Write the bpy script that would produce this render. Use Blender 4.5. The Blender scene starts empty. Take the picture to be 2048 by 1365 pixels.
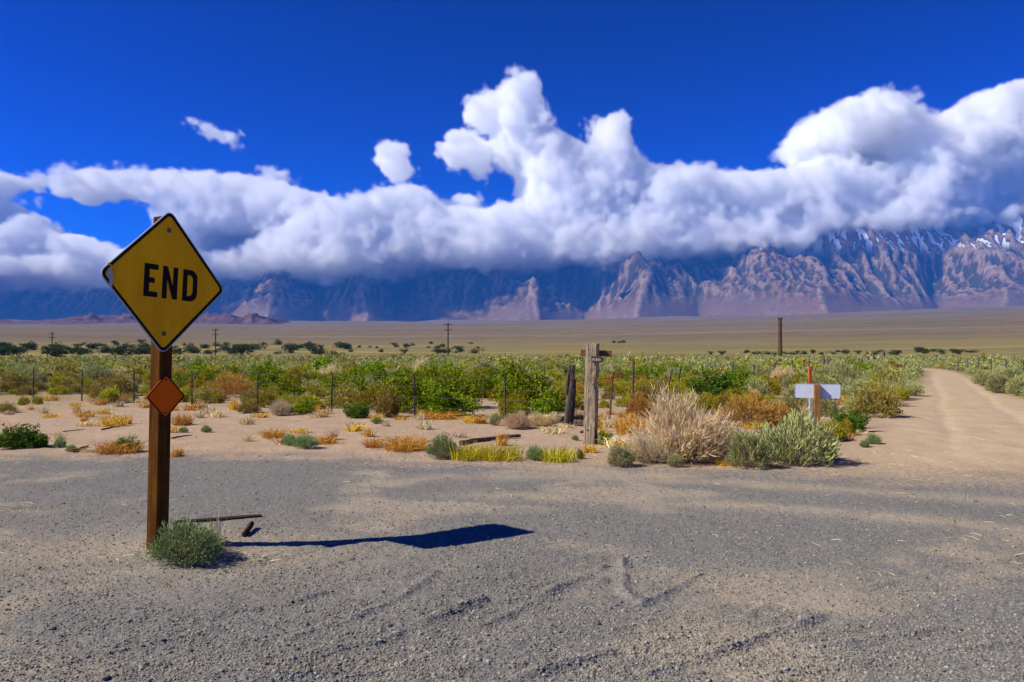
import bpy, math, random
import numpy as np
from mathutils import Vector, Matrix

# ------------------------------------------------------------------ camera, sky, sun, exposure
S = bpy.context.scene
C = S.collection
cam = bpy.data.objects.new('camera', bpy.data.cameras.new('camera'))
C.objects.link(cam)
S.camera = cam
cam.data.sensor_width = 36.0
cam.data.lens = 28.0
cam.data.clip_start = 0.1
cam.data.clip_end = 80000.0
EYE = 1.6
cam.location = (0.0, 0.0, EYE)
cam.rotation_euler = (math.radians(90.83), 0.0, 0.0)

SUN_EL = math.radians(41.8)
SUN_AZ = math.atan2(-0.974, -0.226)          # clockwise from +Y
SUN_DIR = Vector((math.sin(SUN_AZ) * math.cos(SUN_EL), math.cos(SUN_AZ) * math.cos(SUN_EL), math.sin(SUN_EL)))

W = bpy.data.worlds.new('World')
S.world = W
W.use_nodes = True
wt = W.node_tree
sky = wt.nodes.new('ShaderNodeTexSky')
sky.sky_type = 'NISHITA'
sky.sun_disc = False
sky.sun_elevation = SUN_EL
sky.sun_rotation = SUN_AZ
sky.altitude = 1300.0
sky.air_density = 1.0
sky.dust_density = 0.0
sky.ozone_density = 4.0
gm = wt.nodes.new('ShaderNodeGamma')             # the deep polarised blue of the photograph, over the whole dome
gm.inputs['Gamma'].default_value = 2.2
tint = wt.nodes.new('ShaderNodeMix')
tint.data_type = 'RGBA'
tint.blend_type = 'MULTIPLY'
tint.inputs[0].default_value = 1.0
tint.inputs[7].default_value = (0.006, 0.054, 0.150, 1.0)
wt.links.new(sky.outputs[0], gm.inputs['Color'])
wt.links.new(gm.outputs[0], tint.inputs[6])
wt.links.new(tint.outputs[2], wt.nodes['Background'].inputs[0])
wt.nodes['Background'].inputs[1].default_value = 0.10

sun = bpy.data.lights.new('sun', 'SUN')
sun.energy = 5.0
sun.angle = math.radians(0.53)
sun.color = (1.0, 0.95, 0.80)
sun_ob = bpy.data.objects.new('sun', sun)
C.objects.link(sun_ob)
sun_ob.rotation_euler = SUN_DIR.to_track_quat('Z', 'Y').to_euler()

S.view_settings.view_transform = 'Standard'
S.view_settings.look = 'None'
S.view_settings.exposure = 0.35
S.view_settings.gamma = 1.0
S.cycles.use_denoising = True
S.cycles.use_adaptive_sampling = True
S.cycles.adaptive_threshold = 0.02
S.cycles.max_bounces = 24
S.cycles.diffuse_bounces = 3
S.cycles.transmission_bounces = 4
S.cycles.transparent_max_bounces = 8
S.cycles.volume_bounces = 22
S.cycles.volume_step_rate = 3.0
S.cycles.sample_clamp_indirect = 6.0

random.seed(4)
F = 1593.0                                    # focal length in pixels of the 2048 wide frame


def ground_at(px, py):
    """Flat-ground point seen at a pixel of the photograph."""
    d = F * EYE / (py - 705.0)
    return (px - 1024.0) / F * d, d


# ------------------------------------------------------------------ noise helpers
_perm = np.random.default_rng(3).permutation(4096)
_grad = np.random.default_rng(4).uniform(0, 2 * math.pi, 4096)


def perlin(x, y, seed=0):
    x = np.asarray(x, float) + seed * 17.31
    y = np.asarray(y, float) + seed * 9.73
    xi = np.floor(x).astype(int)
    yi = np.floor(y).astype(int)
    xf = x - xi
    yf = y - yi
    u = xf * xf * xf * (xf * (xf * 6 - 15) + 10)
    v = yf * yf * yf * (yf * (yf * 6 - 15) + 10)

    def g(ix, iy, dx, dy):
        a = _grad[_perm[(_perm[ix & 4095] + iy) & 4095]]
        return np.cos(a) * dx + np.sin(a) * dy
    n00 = g(xi, yi, xf, yf)
    n10 = g(xi + 1, yi, xf - 1, yf)
    n01 = g(xi, yi + 1, xf, yf - 1)
    n11 = g(xi + 1, yi + 1, xf - 1, yf - 1)
    return (n00 * (1 - u) + n10 * u) * (1 - v) + (n01 * (1 - u) + n11 * u) * v


def fbm(x, y, octaves=4, seed=0, gain=0.5):
    s = 0.0
    a = 1.0
    for k in range(octaves):
        s = s + a * perlin(x * 2 ** k, y * 2 ** k, seed + k * 3)
        a *= gain
    return s


def ridged(x, y, octaves=5, seed=0, gain=0.5):
    s = 0.0
    a = 1.0
    w = 1.0
    for k in range(octaves):
        n = 1.0 - np.abs(perlin(x * 2.03 ** k, y * 2.03 ** k, seed + k * 5)) * 1.9
        n = np.clip(n, 0, 1) ** 2
        s = s + a * n * w
        w = np.clip(n * 1.6, 0, 1)
        a *= gain
    return s


def sstep(a, b, x):
    t = np.clip((np.asarray(x, float) - a) / (b - a), 0, 1)
    return t * t * (3 - 2 * t)


# ------------------------------------------------------------------ object helpers
def link(o, parent=None):
    C.objects.link(o)
    if parent is not None:
        o.parent = parent
    return o


def np_mesh(name, verts, faces, mat=None, attrs=None, smooth=False):
    """faces: list of int arrays (n,3) / (n,4)."""
    me = bpy.data.meshes.new(name)
    verts = np.asarray(verts, np.float32)
    me.vertices.add(len(verts))
    me.vertices.foreach_set('co', verts.ravel())
    faces = [np.asarray(f, np.int32) for f in faces if len(f)]
    nl = sum(f.size for f in faces)
    nf = sum(len(f) for f in faces)
    me.loops.add(nl)
    me.polygons.add(nf)
    me.loops.foreach_set('vertex_index', np.concatenate([f.ravel() for f in faces]))
    sizes = np.concatenate([np.full(len(f), f.shape[1], np.int32) for f in faces])
    starts = np.concatenate([[0], np.cumsum(sizes)[:-1]]).astype(np.int32)
    me.polygons.foreach_set('loop_start', starts)
    if smooth:
        me.polygons.foreach_set('use_smooth', np.ones(nf, bool))
    for k, v in (attrs or {}).items():
        a = me.attributes.new(k, 'FLOAT', 'POINT')
        a.data.foreach_set('value', np.asarray(v, np.float32))
    if mat:
        me.materials.append(mat)
    me.update(calc_edges=True)
    return me


def tag(o, label=None, cat=None, group=None, kind=None):
    if label:
        o['label'] = label
    if cat:
        o['category'] = cat
    if group:
        o['group'] = group
    if kind:
        o['kind'] = kind
    return o


def empty(name, loc, rz=0.0):
    o = bpy.data.objects.new(name, None)
    o.location = loc
    o.rotation_euler = (0, 0, rz)
    o.empty_display_size = 0.2
    return link(o)


class MB:
    """Collects boxes, prisms and tubes into one mesh."""

    def __init__(self):
        self.v, self.f = [], []

    def add(self, vs, fs):
        b = len(self.v)
        self.v += [tuple(p) for p in vs]
        self.f += [tuple(i + b for i in f) for f in fs]

    def box(self, c, s, m=None):
        x, y, z = s[0] / 2, s[1] / 2, s[2] / 2
        vs = [Vector((sx * x, sy * y, sz * z)) for sz in (-1, 1) for sy in (-1, 1) for sx in (-1, 1)]
        if m is not None:
            vs = [m @ p for p in vs]
        vs = [p + Vector(c) for p in vs]
        self.add(vs, [(0, 2, 3, 1), (4, 5, 7, 6), (0, 1, 5, 4), (2, 6, 7, 3), (0, 4, 6, 2), (1, 3, 7, 5)])

    def prism(self, poly, y0, y1):
        """Outline in the local XZ plane, pushed along local Y."""
        n = len(poly)
        vs = [(p[0], y0, p[1]) for p in poly] + [(p[0], y1, p[1]) for p in poly]
        fs = [tuple(range(n)), tuple(range(2 * n - 1, n - 1, -1))]
        fs += [(i, i + n, (i + 1) % n + n, (i + 1) % n) for i in range(n)]
        self.add(vs, fs)

    def ring(self, outer, inner, y0, y1):
        """Band between two outlines with the same number of points."""
        n = len(outer)
        vs = [(p[0], y0, p[1]) for p in outer] + [(p[0], y0, p[1]) for p in inner]
        vs += [(p[0], y1, p[1]) for p in outer] + [(p[0], y1, p[1]) for p in inner]
        fs = []
        for i in range(n):
            j = (i + 1) % n
            fs += [(i, j, n + j, n + i), (2 * n + i, 3 * n + i, 3 * n + j, 2 * n + j),
                   (i, 2 * n + i, 2 * n + j, j), (n + i, n + j, 3 * n + j, 3 * n + i)]
        self.add(vs, fs)

    def tube(self, pts, radii, seg=8, wob=0.0, rnd=None):
        pts = [Vector(p) for p in pts]
        if not hasattr(radii, '__len__'):
            radii = [radii] * len(pts)
        vs, fs = [], []
        for i, p in enumerate(pts):
            d = (pts[min(i + 1, len(pts) - 1)] - pts[max(i - 1, 0)]).normalized()
            a = d.cross(Vector((0.3, 0.9, 0.1))).normalized()
            b = d.cross(a)
            for k in range(seg):
                t = 2 * math.pi * k / seg
                r = radii[i] * (1 + (rnd.uniform(-wob, wob) if rnd else 0))
                vs.append(p + (a * math.cos(t) + b * math.sin(t)) * r)
        for i in range(len(pts) - 1):
            for k in range(seg):
                j = (k + 1) % seg
                fs.append((i * seg + k, i * seg + j, (i + 1) * seg + j, (i + 1) * seg + k))
        fs.append(tuple(range(seg - 1, -1, -1)))
        fs.append(tuple((len(pts) - 1) * seg + k for k in range(seg)))
        self.add(vs, fs)

    def build(self, name, mat, parent=None, bevel=0.0, smooth=False):
        me = bpy.data.meshes.new(name)
        me.from_pydata(self.v, [], self.f)
        me.materials.append(mat)
        if smooth:
            me.polygons.foreach_set('use_smooth', np.ones(len(me.polygons), bool))
        me.update()
        o = bpy.data.objects.new(name, me)
        link(o, parent)
        if bevel:
            b = o.modifiers.new('bevel', 'BEVEL')
            b.width = bevel
            b.segments = 2
            b.limit_method = 'ANGLE'
        return o


# ------------------------------------------------------------------ materials
class NT:
    def __init__(self, name):
        self.m = bpy.data.materials.new(name)
        self.m.use_nodes = True
        self.t = self.m.node_tree
        self.t.nodes.clear()
        self.out = self.t.nodes.new('ShaderNodeOutputMaterial')

    def n(self, kind, **kw):
        q = self.t.nodes.new(kind)
        for k, v in kw.items():
            setattr(q, k, v)
        return q

    def put(self, sock, v):
        if isinstance(v, bpy.types.NodeSocket):
            self.t.links.new(v, sock)
        elif isinstance(v, (int, float)):
            sock.default_value = v
        else:
            sock.default_value = tuple(v) if len(v) == 4 or len(sock.default_value) == 3 else (*v, 1.0)

    def attr(self, name):
        return self.n('ShaderNodeAttribute', attribute_name=name).outputs['Fac']

    def math(self, op, a, b=0.0, clamp=False):
        q = self.n('ShaderNodeMath', operation=op, use_clamp=clamp)
        self.put(q.inputs[0], a)
        self.put(q.inputs[1], b)
        return q.outputs[0]

    def mix(self, fac, a, b, mode='MIX'):
        q = self.n('ShaderNodeMix', data_type='RGBA', blend_type=mode)
        self.put(q.inputs[0], fac)
        self.put(q.inputs[6], a)
        self.put(q.inputs[7], b)
        return q.outputs[2]

    def pos(self):
        return self.n('ShaderNodeNewGeometry').outputs['Position']

    def obj(self):
        return self.n('ShaderNodeTexCoord').outputs['Object']

    def map(self, v, scale=(1, 1, 1)):
        q = self.n('ShaderNodeMapping')
        self.t.links.new(v, q.inputs[0])
        q.inputs['Scale'].default_value = scale
        return q.outputs[0]

    def noise(self, vec, scale, detail=4.0, rough=0.55):
        q = self.n('ShaderNodeTexNoise')
        self.put(q.inputs['Scale'], scale)
        q.inputs['Detail'].default_value = detail
        q.inputs['Roughness'].default_value = rough
        if vec is not None:
            self.t.links.new(vec, q.inputs['Vector'])
        return q.outputs[0]

    def voronoi(self, vec, scale):
        q = self.n('ShaderNodeTexVoronoi')
        self.put(q.inputs['Scale'], scale)
        self.t.links.new(vec, q.inputs['Vector'])
        return q

    def rng(self, v, a, b, c=0.0, d=1.0):
        q = self.n('ShaderNodeMapRange')
        self.put(q.inputs[0], v)
        for i, k in enumerate((a, b, c, d)):
            q.inputs[i + 1].default_value = k
        return q.outputs[0]

    def bump(self, h, strength=0.5, dist=0.01):
        q = self.n('ShaderNodeBump')
        q.inputs['Strength'].default_value = strength
        q.inputs['Distance'].default_value = dist
        self.t.links.new(h, q.inputs['Height'])
        return q.outputs[0]

    def bsdf(self, col, rough=0.8, spec=0.3, metal=0.0, normal=None):
        p = self.n('ShaderNodeBsdfPrincipled')
        self.put(p.inputs['Base Color'], col)
        self.put(p.inputs['Roughness'], rough)
        self.put(p.inputs['Metallic'], metal)
        p.inputs['Specular IOR Level'].default_value = spec
        if normal is not None:
            self.t.links.new(normal, p.inputs['Normal'])
        return p.outputs[0]

    def done(self, sh):
        self.t.links.new(sh, self.out.inputs['Surface'])
        return self.m


def leaf_mat(name, lo, hi, dry=None, trans=0.18, vary=0.35):
    """lo/hi: dark and light leaf colours, some lo deepened to paint inner shade; dry: dead twigs (tint above 1)."""
    k = NT(name)
    t = k.attr('tint')
    rnd = k.n('ShaderNodeObjectInfo').outputs['Random']
    var = k.math('ADD', rnd, k.attr('var'))
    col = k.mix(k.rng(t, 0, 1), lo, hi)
    if dry:
        col = k.mix(k.rng(t, 1.05, 1.4), col, dry)
    h = k.n('ShaderNodeHueSaturation')
    k.put(h.inputs['Hue'], k.rng(var, 0, 1, 0.5 - 0.02, 0.5 + 0.02))
    k.put(h.inputs['Value'], k.rng(var, 0, 1, 1 - vary * 0.5, 1 + vary * 0.5))
    h.inputs['Saturation'].default_value = 1.0
    k.put(h.inputs['Color'], col)
    d = k.bsdf(h.outputs[0], 0.75, 0.08)
    tr = k.n('ShaderNodeBsdfTranslucent')
    k.put(tr.inputs[0], h.outputs[0])
    mx = k.n('ShaderNodeMixShader')
    mx.inputs[0].default_value = trans
    k.t.links.new(d, mx.inputs[1])
    k.t.links.new(tr.outputs[0], mx.inputs[2])
    return k.done(mx.outputs[0])


def wood_mat(name, c0, c1, grain=(30, 30, 1.6), rough=0.8, bump=0.5, crack=None):
    k = NT(name)
    v = k.map(k.obj(), grain)
    n = k.noise(v, 1.0, 6, 0.65)
    n2 = k.noise(k.obj(), 3.0, 4)
    col = k.mix(k.rng(n, 0.3, 0.7), c0, c1)
    col = k.mix(k.rng(n2, 0.35, 0.75, 0, 0.6), col, tuple(0.55 * a for a in c0))
    h = n
    if crack:
        w = k.noise(k.map(k.obj(), (grain[0] * 0.6, grain[1] * 0.6, grain[2] * 0.5)), 1.0, 3, 0.5)
        cr = k.rng(k.math('ABSOLUTE', k.math('SUBTRACT', w, 0.5)), 0.0, 0.03, 1, 0)
        col = k.mix(k.math('MULTIPLY', cr, 0.85), col, crack)
        h = k.math('SUBTRACT', n, cr)
    return k.done(k.bsdf(col, rough, 0.04, normal=k.bump(h, bump, 0.008)))


def plain(name, col, rough=0.6, spec=0.3, metal=0.0, wear=0.12, scale=14.0):
    k = NT(name)
    n = k.noise(k.obj(), scale, 5, 0.6)
    c = k.mix(k.rng(n, 0.3, 0.7), tuple(a * (1 - wear) for a in col), tuple(min(1, a * (1 + wear)) for a in col))
    return k.done(k.bsdf(c, k.rng(n, 0.3, 0.7, rough - 0.06, rough + 0.06), spec, metal, k.bump(n, 0.08, 0.004)))


# ------------------------------------------------------------------ the lie of the land
def lot_edge(x):
    xs = [-60, -12, -3.4, -0.9, 1.25, 3.2, 5.2, 6.8, 9.0, 60]
    ys = [13.2, 12.9, 12.7, 12.0, 11.4, 11.0, 11.0, 10.6, 10.0, 9.0]
    return np.interp(x, xs, ys)


def road_mask(x, y):
    bend = np.where(y > 62, (y - 62) ** 2 * 0.006, 0.0)
    left = 0.537 * y - 1.0 - bend
    right = 0.503 * y + 3.75 - bend + np.clip(17 - y, 0, 20) * 0.7
    w = 0.35 + 0.01 * y
    wob = 0.3 * perlin(x * 0.8, y * 0.8, 41)
    m = sstep(-w, w, x - left + wob) * sstep(-w, w, right - x + wob)
    return m * sstep(8.5, 12.5, y + wob) * sstep(118, 104, y)


def rise(x, y):
    D = np.sqrt(x * x + y * y)
    a = np.arctan2(x, np.maximum(y, 1e-3))
    slope = 0.044 + 0.0085 * np.clip(a / 0.57, -1.2, 1.2)
    t = np.maximum(D - 380.0, 0.0)
    z = slope * (t * t / (t + 500.0))
    return z * sstep(-0.2, 0.3, np.where(D > 1, y / D, 1)) + 0.0


TRACKS = [[(1000, 1362), (1219, 1305)], [(1264, 1300), (1439, 1245), (1560, 1200)], [(1274, 1210), (1394, 1147)], [(1289, 1345), (1480, 1285), (1660, 1225)], [(900, 1262), (1024, 1220), (1204, 1130)],
          [(1244, 1115), (1249, 1180), (1274, 1205)], [(1624, 1300), (1789, 1270), (1874, 1250)], [(390, 1235), (565, 1205), (685, 1175)], [(575, 1285), (740, 1220), (800, 1195), (875, 1145)],
          [(590, 1315), (765, 1275), (960, 1200)], [(185, 1270), (300, 1268), (420, 1255)], [(495, 1350), (750, 1335), (930, 1290)], [(1500, 1360), (1760, 1310), (2000, 1280)], [(1700, 1180), (1900, 1130), (2048, 1110)]]
TRACKS = [[ground_at(*p) for p in t] for t in TRACKS]


def berms(x, y):
    """Low ridges of gravel pushed up by turning wheels."""
    wx = x + 0.05 * perlin(x * 2.2, y * 2.2, 181) + 0.012 * perlin(x * 11, y * 11, 183)
    wy = y + 0.05 * perlin(x * 2.2, y * 2.2, 182) + 0.012 * perlin(x * 11, y * 11, 184)
    out = np.zeros_like(x)
    for t in TRACKS:
        d2 = np.full_like(x, 9.0)
        for (ax, ay), (bx, by) in zip(t[:-1], t[1:]):
            ux, uy = bx - ax, by - ay
            q = np.clip(((wx - ax) * ux + (wy - ay) * uy) / (ux * ux + uy * uy), 0, 1)
            side = (wx - ax) * uy - (wy - ay) * ux
            dd = (wx - ax - q * ux) ** 2 + (wy - ay - q * uy) ** 2
            d2 = np.where(dd < d2, dd, d2)
        d = np.sqrt(d2)
        out = out + np.exp(-(d / 0.032) ** 2) - 0.35 * np.exp(-((d - 0.085) / 0.05) ** 2)
    return 0.022 * out * np.clip(0.7 + 1.5 * perlin(x * 2.6, y * 2.6, 187), 0.0, 1.3)


def height(x, y):
    x = np.asarray(x, float)
    y = np.asarray(y, float)
    D = np.sqrt(x * x + y * y)
    near = sstep(40, 9, D)
    g = sstep(0.4, -0.4, y - lot_edge(x))
    # wheel ridges curve over the lot
    wx = x + 0.35 * perlin(x * 0.5, y * 0.5, 7)
    wy = y + 0.35 * perlin(x * 0.5 + 9, y * 0.5, 8)
    u = -0.61 * wx + 0.79 * wy + 0.035 * wx * wx
    v = 0.79 * wx + 0.61 * wy
    tr = perlin(u * 2.6, v * 0.28, 12)
    tr = np.sign(tr) * np.abs(tr) ** 0.8
    amp = sstep(-0.3, 0.2, perlin(x * 0.35, y * 0.35, 15) + 0.1) * sstep(8.2, 5.6, y + 0.15 * np.abs(x))
    z = (0.026 * tr + 0.012 * np.exp(-(tr / 0.07) ** 2) * sstep(-0.2, 0.35, perlin(v * 1.1, u * 1.3, 17))) * amp * g
    z = z + np.where((D < 9) & (y > 0), berms(x, y), 0.0)
    z = z + near * (0.018 * fbm(x * 1.1, y * 1.1, 3, 20) + 0.007 * fbm(x * 9, y * 9, 3, 23))
    z = z + g * sstep(13, 7, D) * 0.006 * fbm(x * 32, y * 32, 2, 27)
    ub = x - (0.52 * y + 1.3 - np.where(y > 62, (y - 62) ** 2 * 0.006, 0.0)) + 0.25 * perlin(x * 0.25, y * 0.25, 191)
    z = z - 0.03 * sstep(11, 16, y) * sstep(70, 40, y) * (np.exp(-((ub - 0.85) / 0.2) ** 2) + np.exp(-((ub + 0.85) / 0.2) ** 2))
    z = z + 0.06 * sstep(9, 25, D) * fbm(x * 0.22, y * 0.22, 3, 30) * (1 - 0.8 * road_mask(x, y))
    z = z + 0.35 * sstep(60, 250, D) * fbm(x * 0.01, y * 0.01, 3, 33)
    mound = np.exp(-(((x + 2.62) / 0.55) ** 2 + ((y - 6.4) / 0.4) ** 2))
    z = z + 0.03 * mound
    z = z + 60.0 * sstep(4500, 9500, D) * fbm(x * 0.0005, y * 0.0004, 3, 37)
    z = z + 6.0 * sstep(900, 4000, D) * fbm(x * 0.0015, y * 0.0015, 4, 36)
    return z + rise(x, y)


def hz(x, y):
    return float(height(np.array([x]), np.array([y]))[0])


def build_ground():
    fine = np.radians(np.linspace(-39, 39, 620))
    coarse = np.radians(np.linspace(39, 321, 60))[1:-1]
    ang = np.concatenate([fine, coarse])
    inv = 1.0 / np.linspace(1 / 3.2, 1 / 70.0, 430)
    far = np.geomspace(70, 11500, 190)[1:]
    rad = np.concatenate([[0.6, 1.4, 2.2, 2.8], inv, far])
    A, R = np.meshgrid(ang, rad)
    x = R * np.sin(A)
    y = R * np.cos(A)
    z = height(x, y)
    nr, na = x.shape
    co = np.stack([x, y, z], -1).reshape(-1, 3)
    idx = np.arange(nr * na).reshape(nr, na)
    nxt = np.roll(idx, -1, axis=1)
    quads = np.stack([idx[:-1], nxt[:-1], nxt[1:], idx[1:]], -1).reshape(-1, 4)[:, ::-1]
    X, Y = co[:, 0], co[:, 1]
    D = np.hypot(X, Y)
    edge = Y - lot_edge(X) + 0.55 * fbm(X * 0.9, Y * 0.9, 3, 50)
    gravel = sstep(1.5, -2.2, (edge + 0.9 * perlin(X * 0.9, Y * 1.6, 51) + 0.5 * perlin(X * 2.3, Y * 2.3, 52)) / (1 + 1.1 * sstep(2.5, 6, X)))
    gravel = gravel * sstep(-5.5, -2.5, Y + 0.5 * perlin(X * 0.5, Y * 0.5, 53))      # unseen pale dirt added behind the camera to bounce warm light
    road = road_mask(X, Y)
    # dusty sweeps over the gravel
    sx = X + 0.4 * perlin(X * 0.4, Y * 0.4, 55)
    arc = Y - (8.9 - 0.10 * sx - 0.055 * sx * sx)
    dust = np.exp(-(arc / 0.32) ** 2) * sstep(-1.5, 0.5, X) * 0.9
    arc2 = Y - (10.3 - 0.05 * sx - 0.05 * sx * sx)
    dust = np.maximum(dust, 0.7 * np.exp(-(arc2 / 0.3) ** 2) * sstep(-3, 0, X))
    pt = fbm(X * 0.45, Y * 0.6, 4, 58)
    dust = np.maximum(dust, sstep(0.08, 0.4, pt) * 0.8)
    dust = np.maximum(dust, np.exp(-(((X + 2.7) / 1.5) ** 2 + ((Y - 6.4) / 0.85) ** 2)) * 1.0)
    dust = np.maximum(dust, np.exp(-(((X - 1.9) / 0.7) ** 2 + ((Y - 5.65) / 0.35) ** 2)) * 0.7)
    dust = dust * (1 - 0.6 * sstep(0.05, 0.4, perlin(X * 1.7, Y * 1.7, 66)))
    # far fans: pale wash lines, yellow flats
    ang_ = np.arctan2(X, np.maximum(Y, 1e-3))
    flats = sstep(110, 240, D) * sstep(1500, 650, D)
    yellow = flats * (0.35 + 0.65 * sstep(0.1, -0.2, ang_)) * sstep(0.0, 0.45, fbm(X * 0.004, Y * 0.011, 4, 70))
    line = np.exp(-((D - 1500 - 260 * ang_ - 60 * perlin(ang_ * 5, ang_ * 0, 3)) / 35.0) ** 2)
    scrub = sstep(22, 45, D) * (1 - road)
    fan = sstep(500, 1400, D)
    attrs = dict(gravel=gravel, road=road, dust=dust, yellow=yellow, pale=line * sstep(-0.55, -0.2, ang_), fan=fan, scrub=scrub)
    bend_ = np.where(Y > 62, (Y - 62) ** 2 * 0.006, 0.0)
    u_ = (X - (0.52 * Y + 1.3 - bend_)) + 0.25 * perlin(X * 0.25, Y * 0.25, 191)
    attrs['rut'] = (np.exp(-((u_ - 0.85) / 0.28) ** 2) + np.exp(-((u_ + 0.85) / 0.28) ** 2)) * sstep(10, 16, Y)
    fg = gravel[quads].mean(1)
    fr = road[quads].mean(1)
    which = np.where(fg > 0.5, 1, np.where(fr > 0.5, 2, 0))
    m = ground_mat()
    for i, nm in enumerate(('ground', 'gravel_lot', 'dirt_road')):
        q = quads[which == i]
        used = np.unique(q)
        remap = np.zeros(len(co), np.int32)
        remap[used] = np.arange(len(used))
        me = np_mesh(nm, co[used], [remap[q]], m, {a: b[used] for a, b in attrs.items()}, smooth=True)
        tag(link(bpy.data.objects.new(nm, me)), kind='structure')


def ground_mat():
    k = NT('ground_dirt_and_gravel')
    p = k.pos()
    g, r, du = k.attr('gravel'), k.attr('road'), k.attr('dust')
    n1 = k.noise(p, 1.3, 5, 0.6)
    n2 = k.noise(p, 14.0, 4, 0.6)
    n3 = k.noise(p, 55.0, 3, 0.6)
    vor = k.voronoi(p, 75.0)
    vor2 = k.voronoi(p, 28.0)
    dirt = k.mix(k.rng(n1, 0.3, 0.7), (0.41, 0.285, 0.185), (0.52, 0.375, 0.255))
    dirt = k.mix(k.rng(n2, 0.4, 0.75, 0, 0.55), dirt, (0.29, 0.205, 0.14))
    roadc = k.mix(k.rng(n1, 0.3, 0.7), (0.50, 0.37, 0.235), (0.57, 0.43, 0.28))
    roadc = k.mix(k.rng(n2, 0.45, 0.8, 0, 0.4), roadc, (0.36, 0.255, 0.18))
    grav = k.mix(vor.outputs['Color'], (0.085, 0.08, 0.073), (0.325, 0.305, 0.268))
    grav = k.mix(k.rng(n1, 0.3, 0.7, 0, 0.5), grav, (0.18, 0.169, 0.152))
    dustc = k.mix(k.rng(n3, 0.3, 0.7), (0.34, 0.27, 0.185), (0.50, 0.40, 0.285))
    grav = k.mix(k.math('MULTIPLY', du, k.rng(n2, 0.25, 0.65, 0.35, 1.0)), grav, dustc)
    rutn = k.noise(k.map(p, (3.0, 0.7, 1.0)), 1.0, 4, 0.6)
    roadc = k.mix(k.math('MULTIPLY', k.rng(rutn, 0.42, 0.62), 0.55), roadc, (0.40, 0.285, 0.17))
    roadc = k.mix(k.math('MULTIPLY', k.attr('rut'), 0.25), roadc, (0.60, 0.46, 0.31))
    base = k.mix(r, dirt, roadc)
    g = k.rng(k.math('ADD', g, k.math('MULTIPLY', k.math('SUBTRACT', n2, 0.5), 1.3)), 0.25, 0.75)
    # the valley floor and the alluvial fans
    f1 = k.noise(p, 0.02, 6, 0.65)
    f2 = k.noise(p, 0.16, 5, 0.7)
    valley = k.mix(k.rng(f2, 0.35, 0.65), (0.17, 0.14, 0.045), (0.29, 0.23, 0.085))
    f5 = k.noise(k.map(p, (0.0035, 0.022, 0.01)), 1.0, 5, 0.65)
    valley = k.mix(k.rng(f5, 0.45, 0.6, 0, 0.8), valley, (0.095, 0.11, 0.028))
    valley = k.mix(k.math('MULTIPLY', k.attr('yellow'), 0.6), valley, (0.46, 0.34, 0.09))
    fanc = k.mix(k.rng(f1, 0.3, 0.7), (0.12, 0.092, 0.062), (0.185, 0.14, 0.095))
    f3 = k.noise(k.map(p, (0.0016, 0.0035, 0.003)), 1.0, 5, 0.6)
    fanc = k.mix(k.rng(f3, 0.38, 0.62, 0, 0.75), fanc, (0.215, 0.165, 0.115))
    fanc = k.mix(k.rng(f3, 0.52, 0.40, 0, 0.6), fanc, (0.12, 0.10, 0.055))
    f4 = k.noise(k.map(p, (0.035, 0.012, 0.02)), 1.0, 4, 0.7)
    fanc = k.mix(k.rng(f4, 0.5, 0.66, 0, 0.6), fanc, (0.075, 0.07, 0.035))
    fanc = k.mix(k.rng(f4, 0.42, 0.3, 0, 0.5), fanc, (0.27, 0.21, 0.15))
    fanc = k.mix(k.rng(f2, 0.46, 0.6, 0, 0.7), fanc, (0.085, 0.075, 0.03))
    valley = k.mix(k.attr('fan'), valley, fanc)
    valley = k.mix(k.math('MULTIPLY', k.attr('pale'), 0.3), valley, (0.45, 0.36, 0.25))
    base = k.mix(k.math('MULTIPLY', k.attr('scrub'), 0.85), base, valley)
    col = k.mix(g, base, grav)
    h = k.math('ADD', k.math('MULTIPLY', vor.outputs['Distance'], 0.6), k.math('ADD', k.math('MULTIPLY', n3, 0.5), k.math('MULTIPLY', vor2.outputs['Distance'], 0.5)))
    return k.done(k.bsdf(col, 1.0, 0.0, normal=k.bump(h, 0.7, 0.012)))


build_ground()


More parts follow.
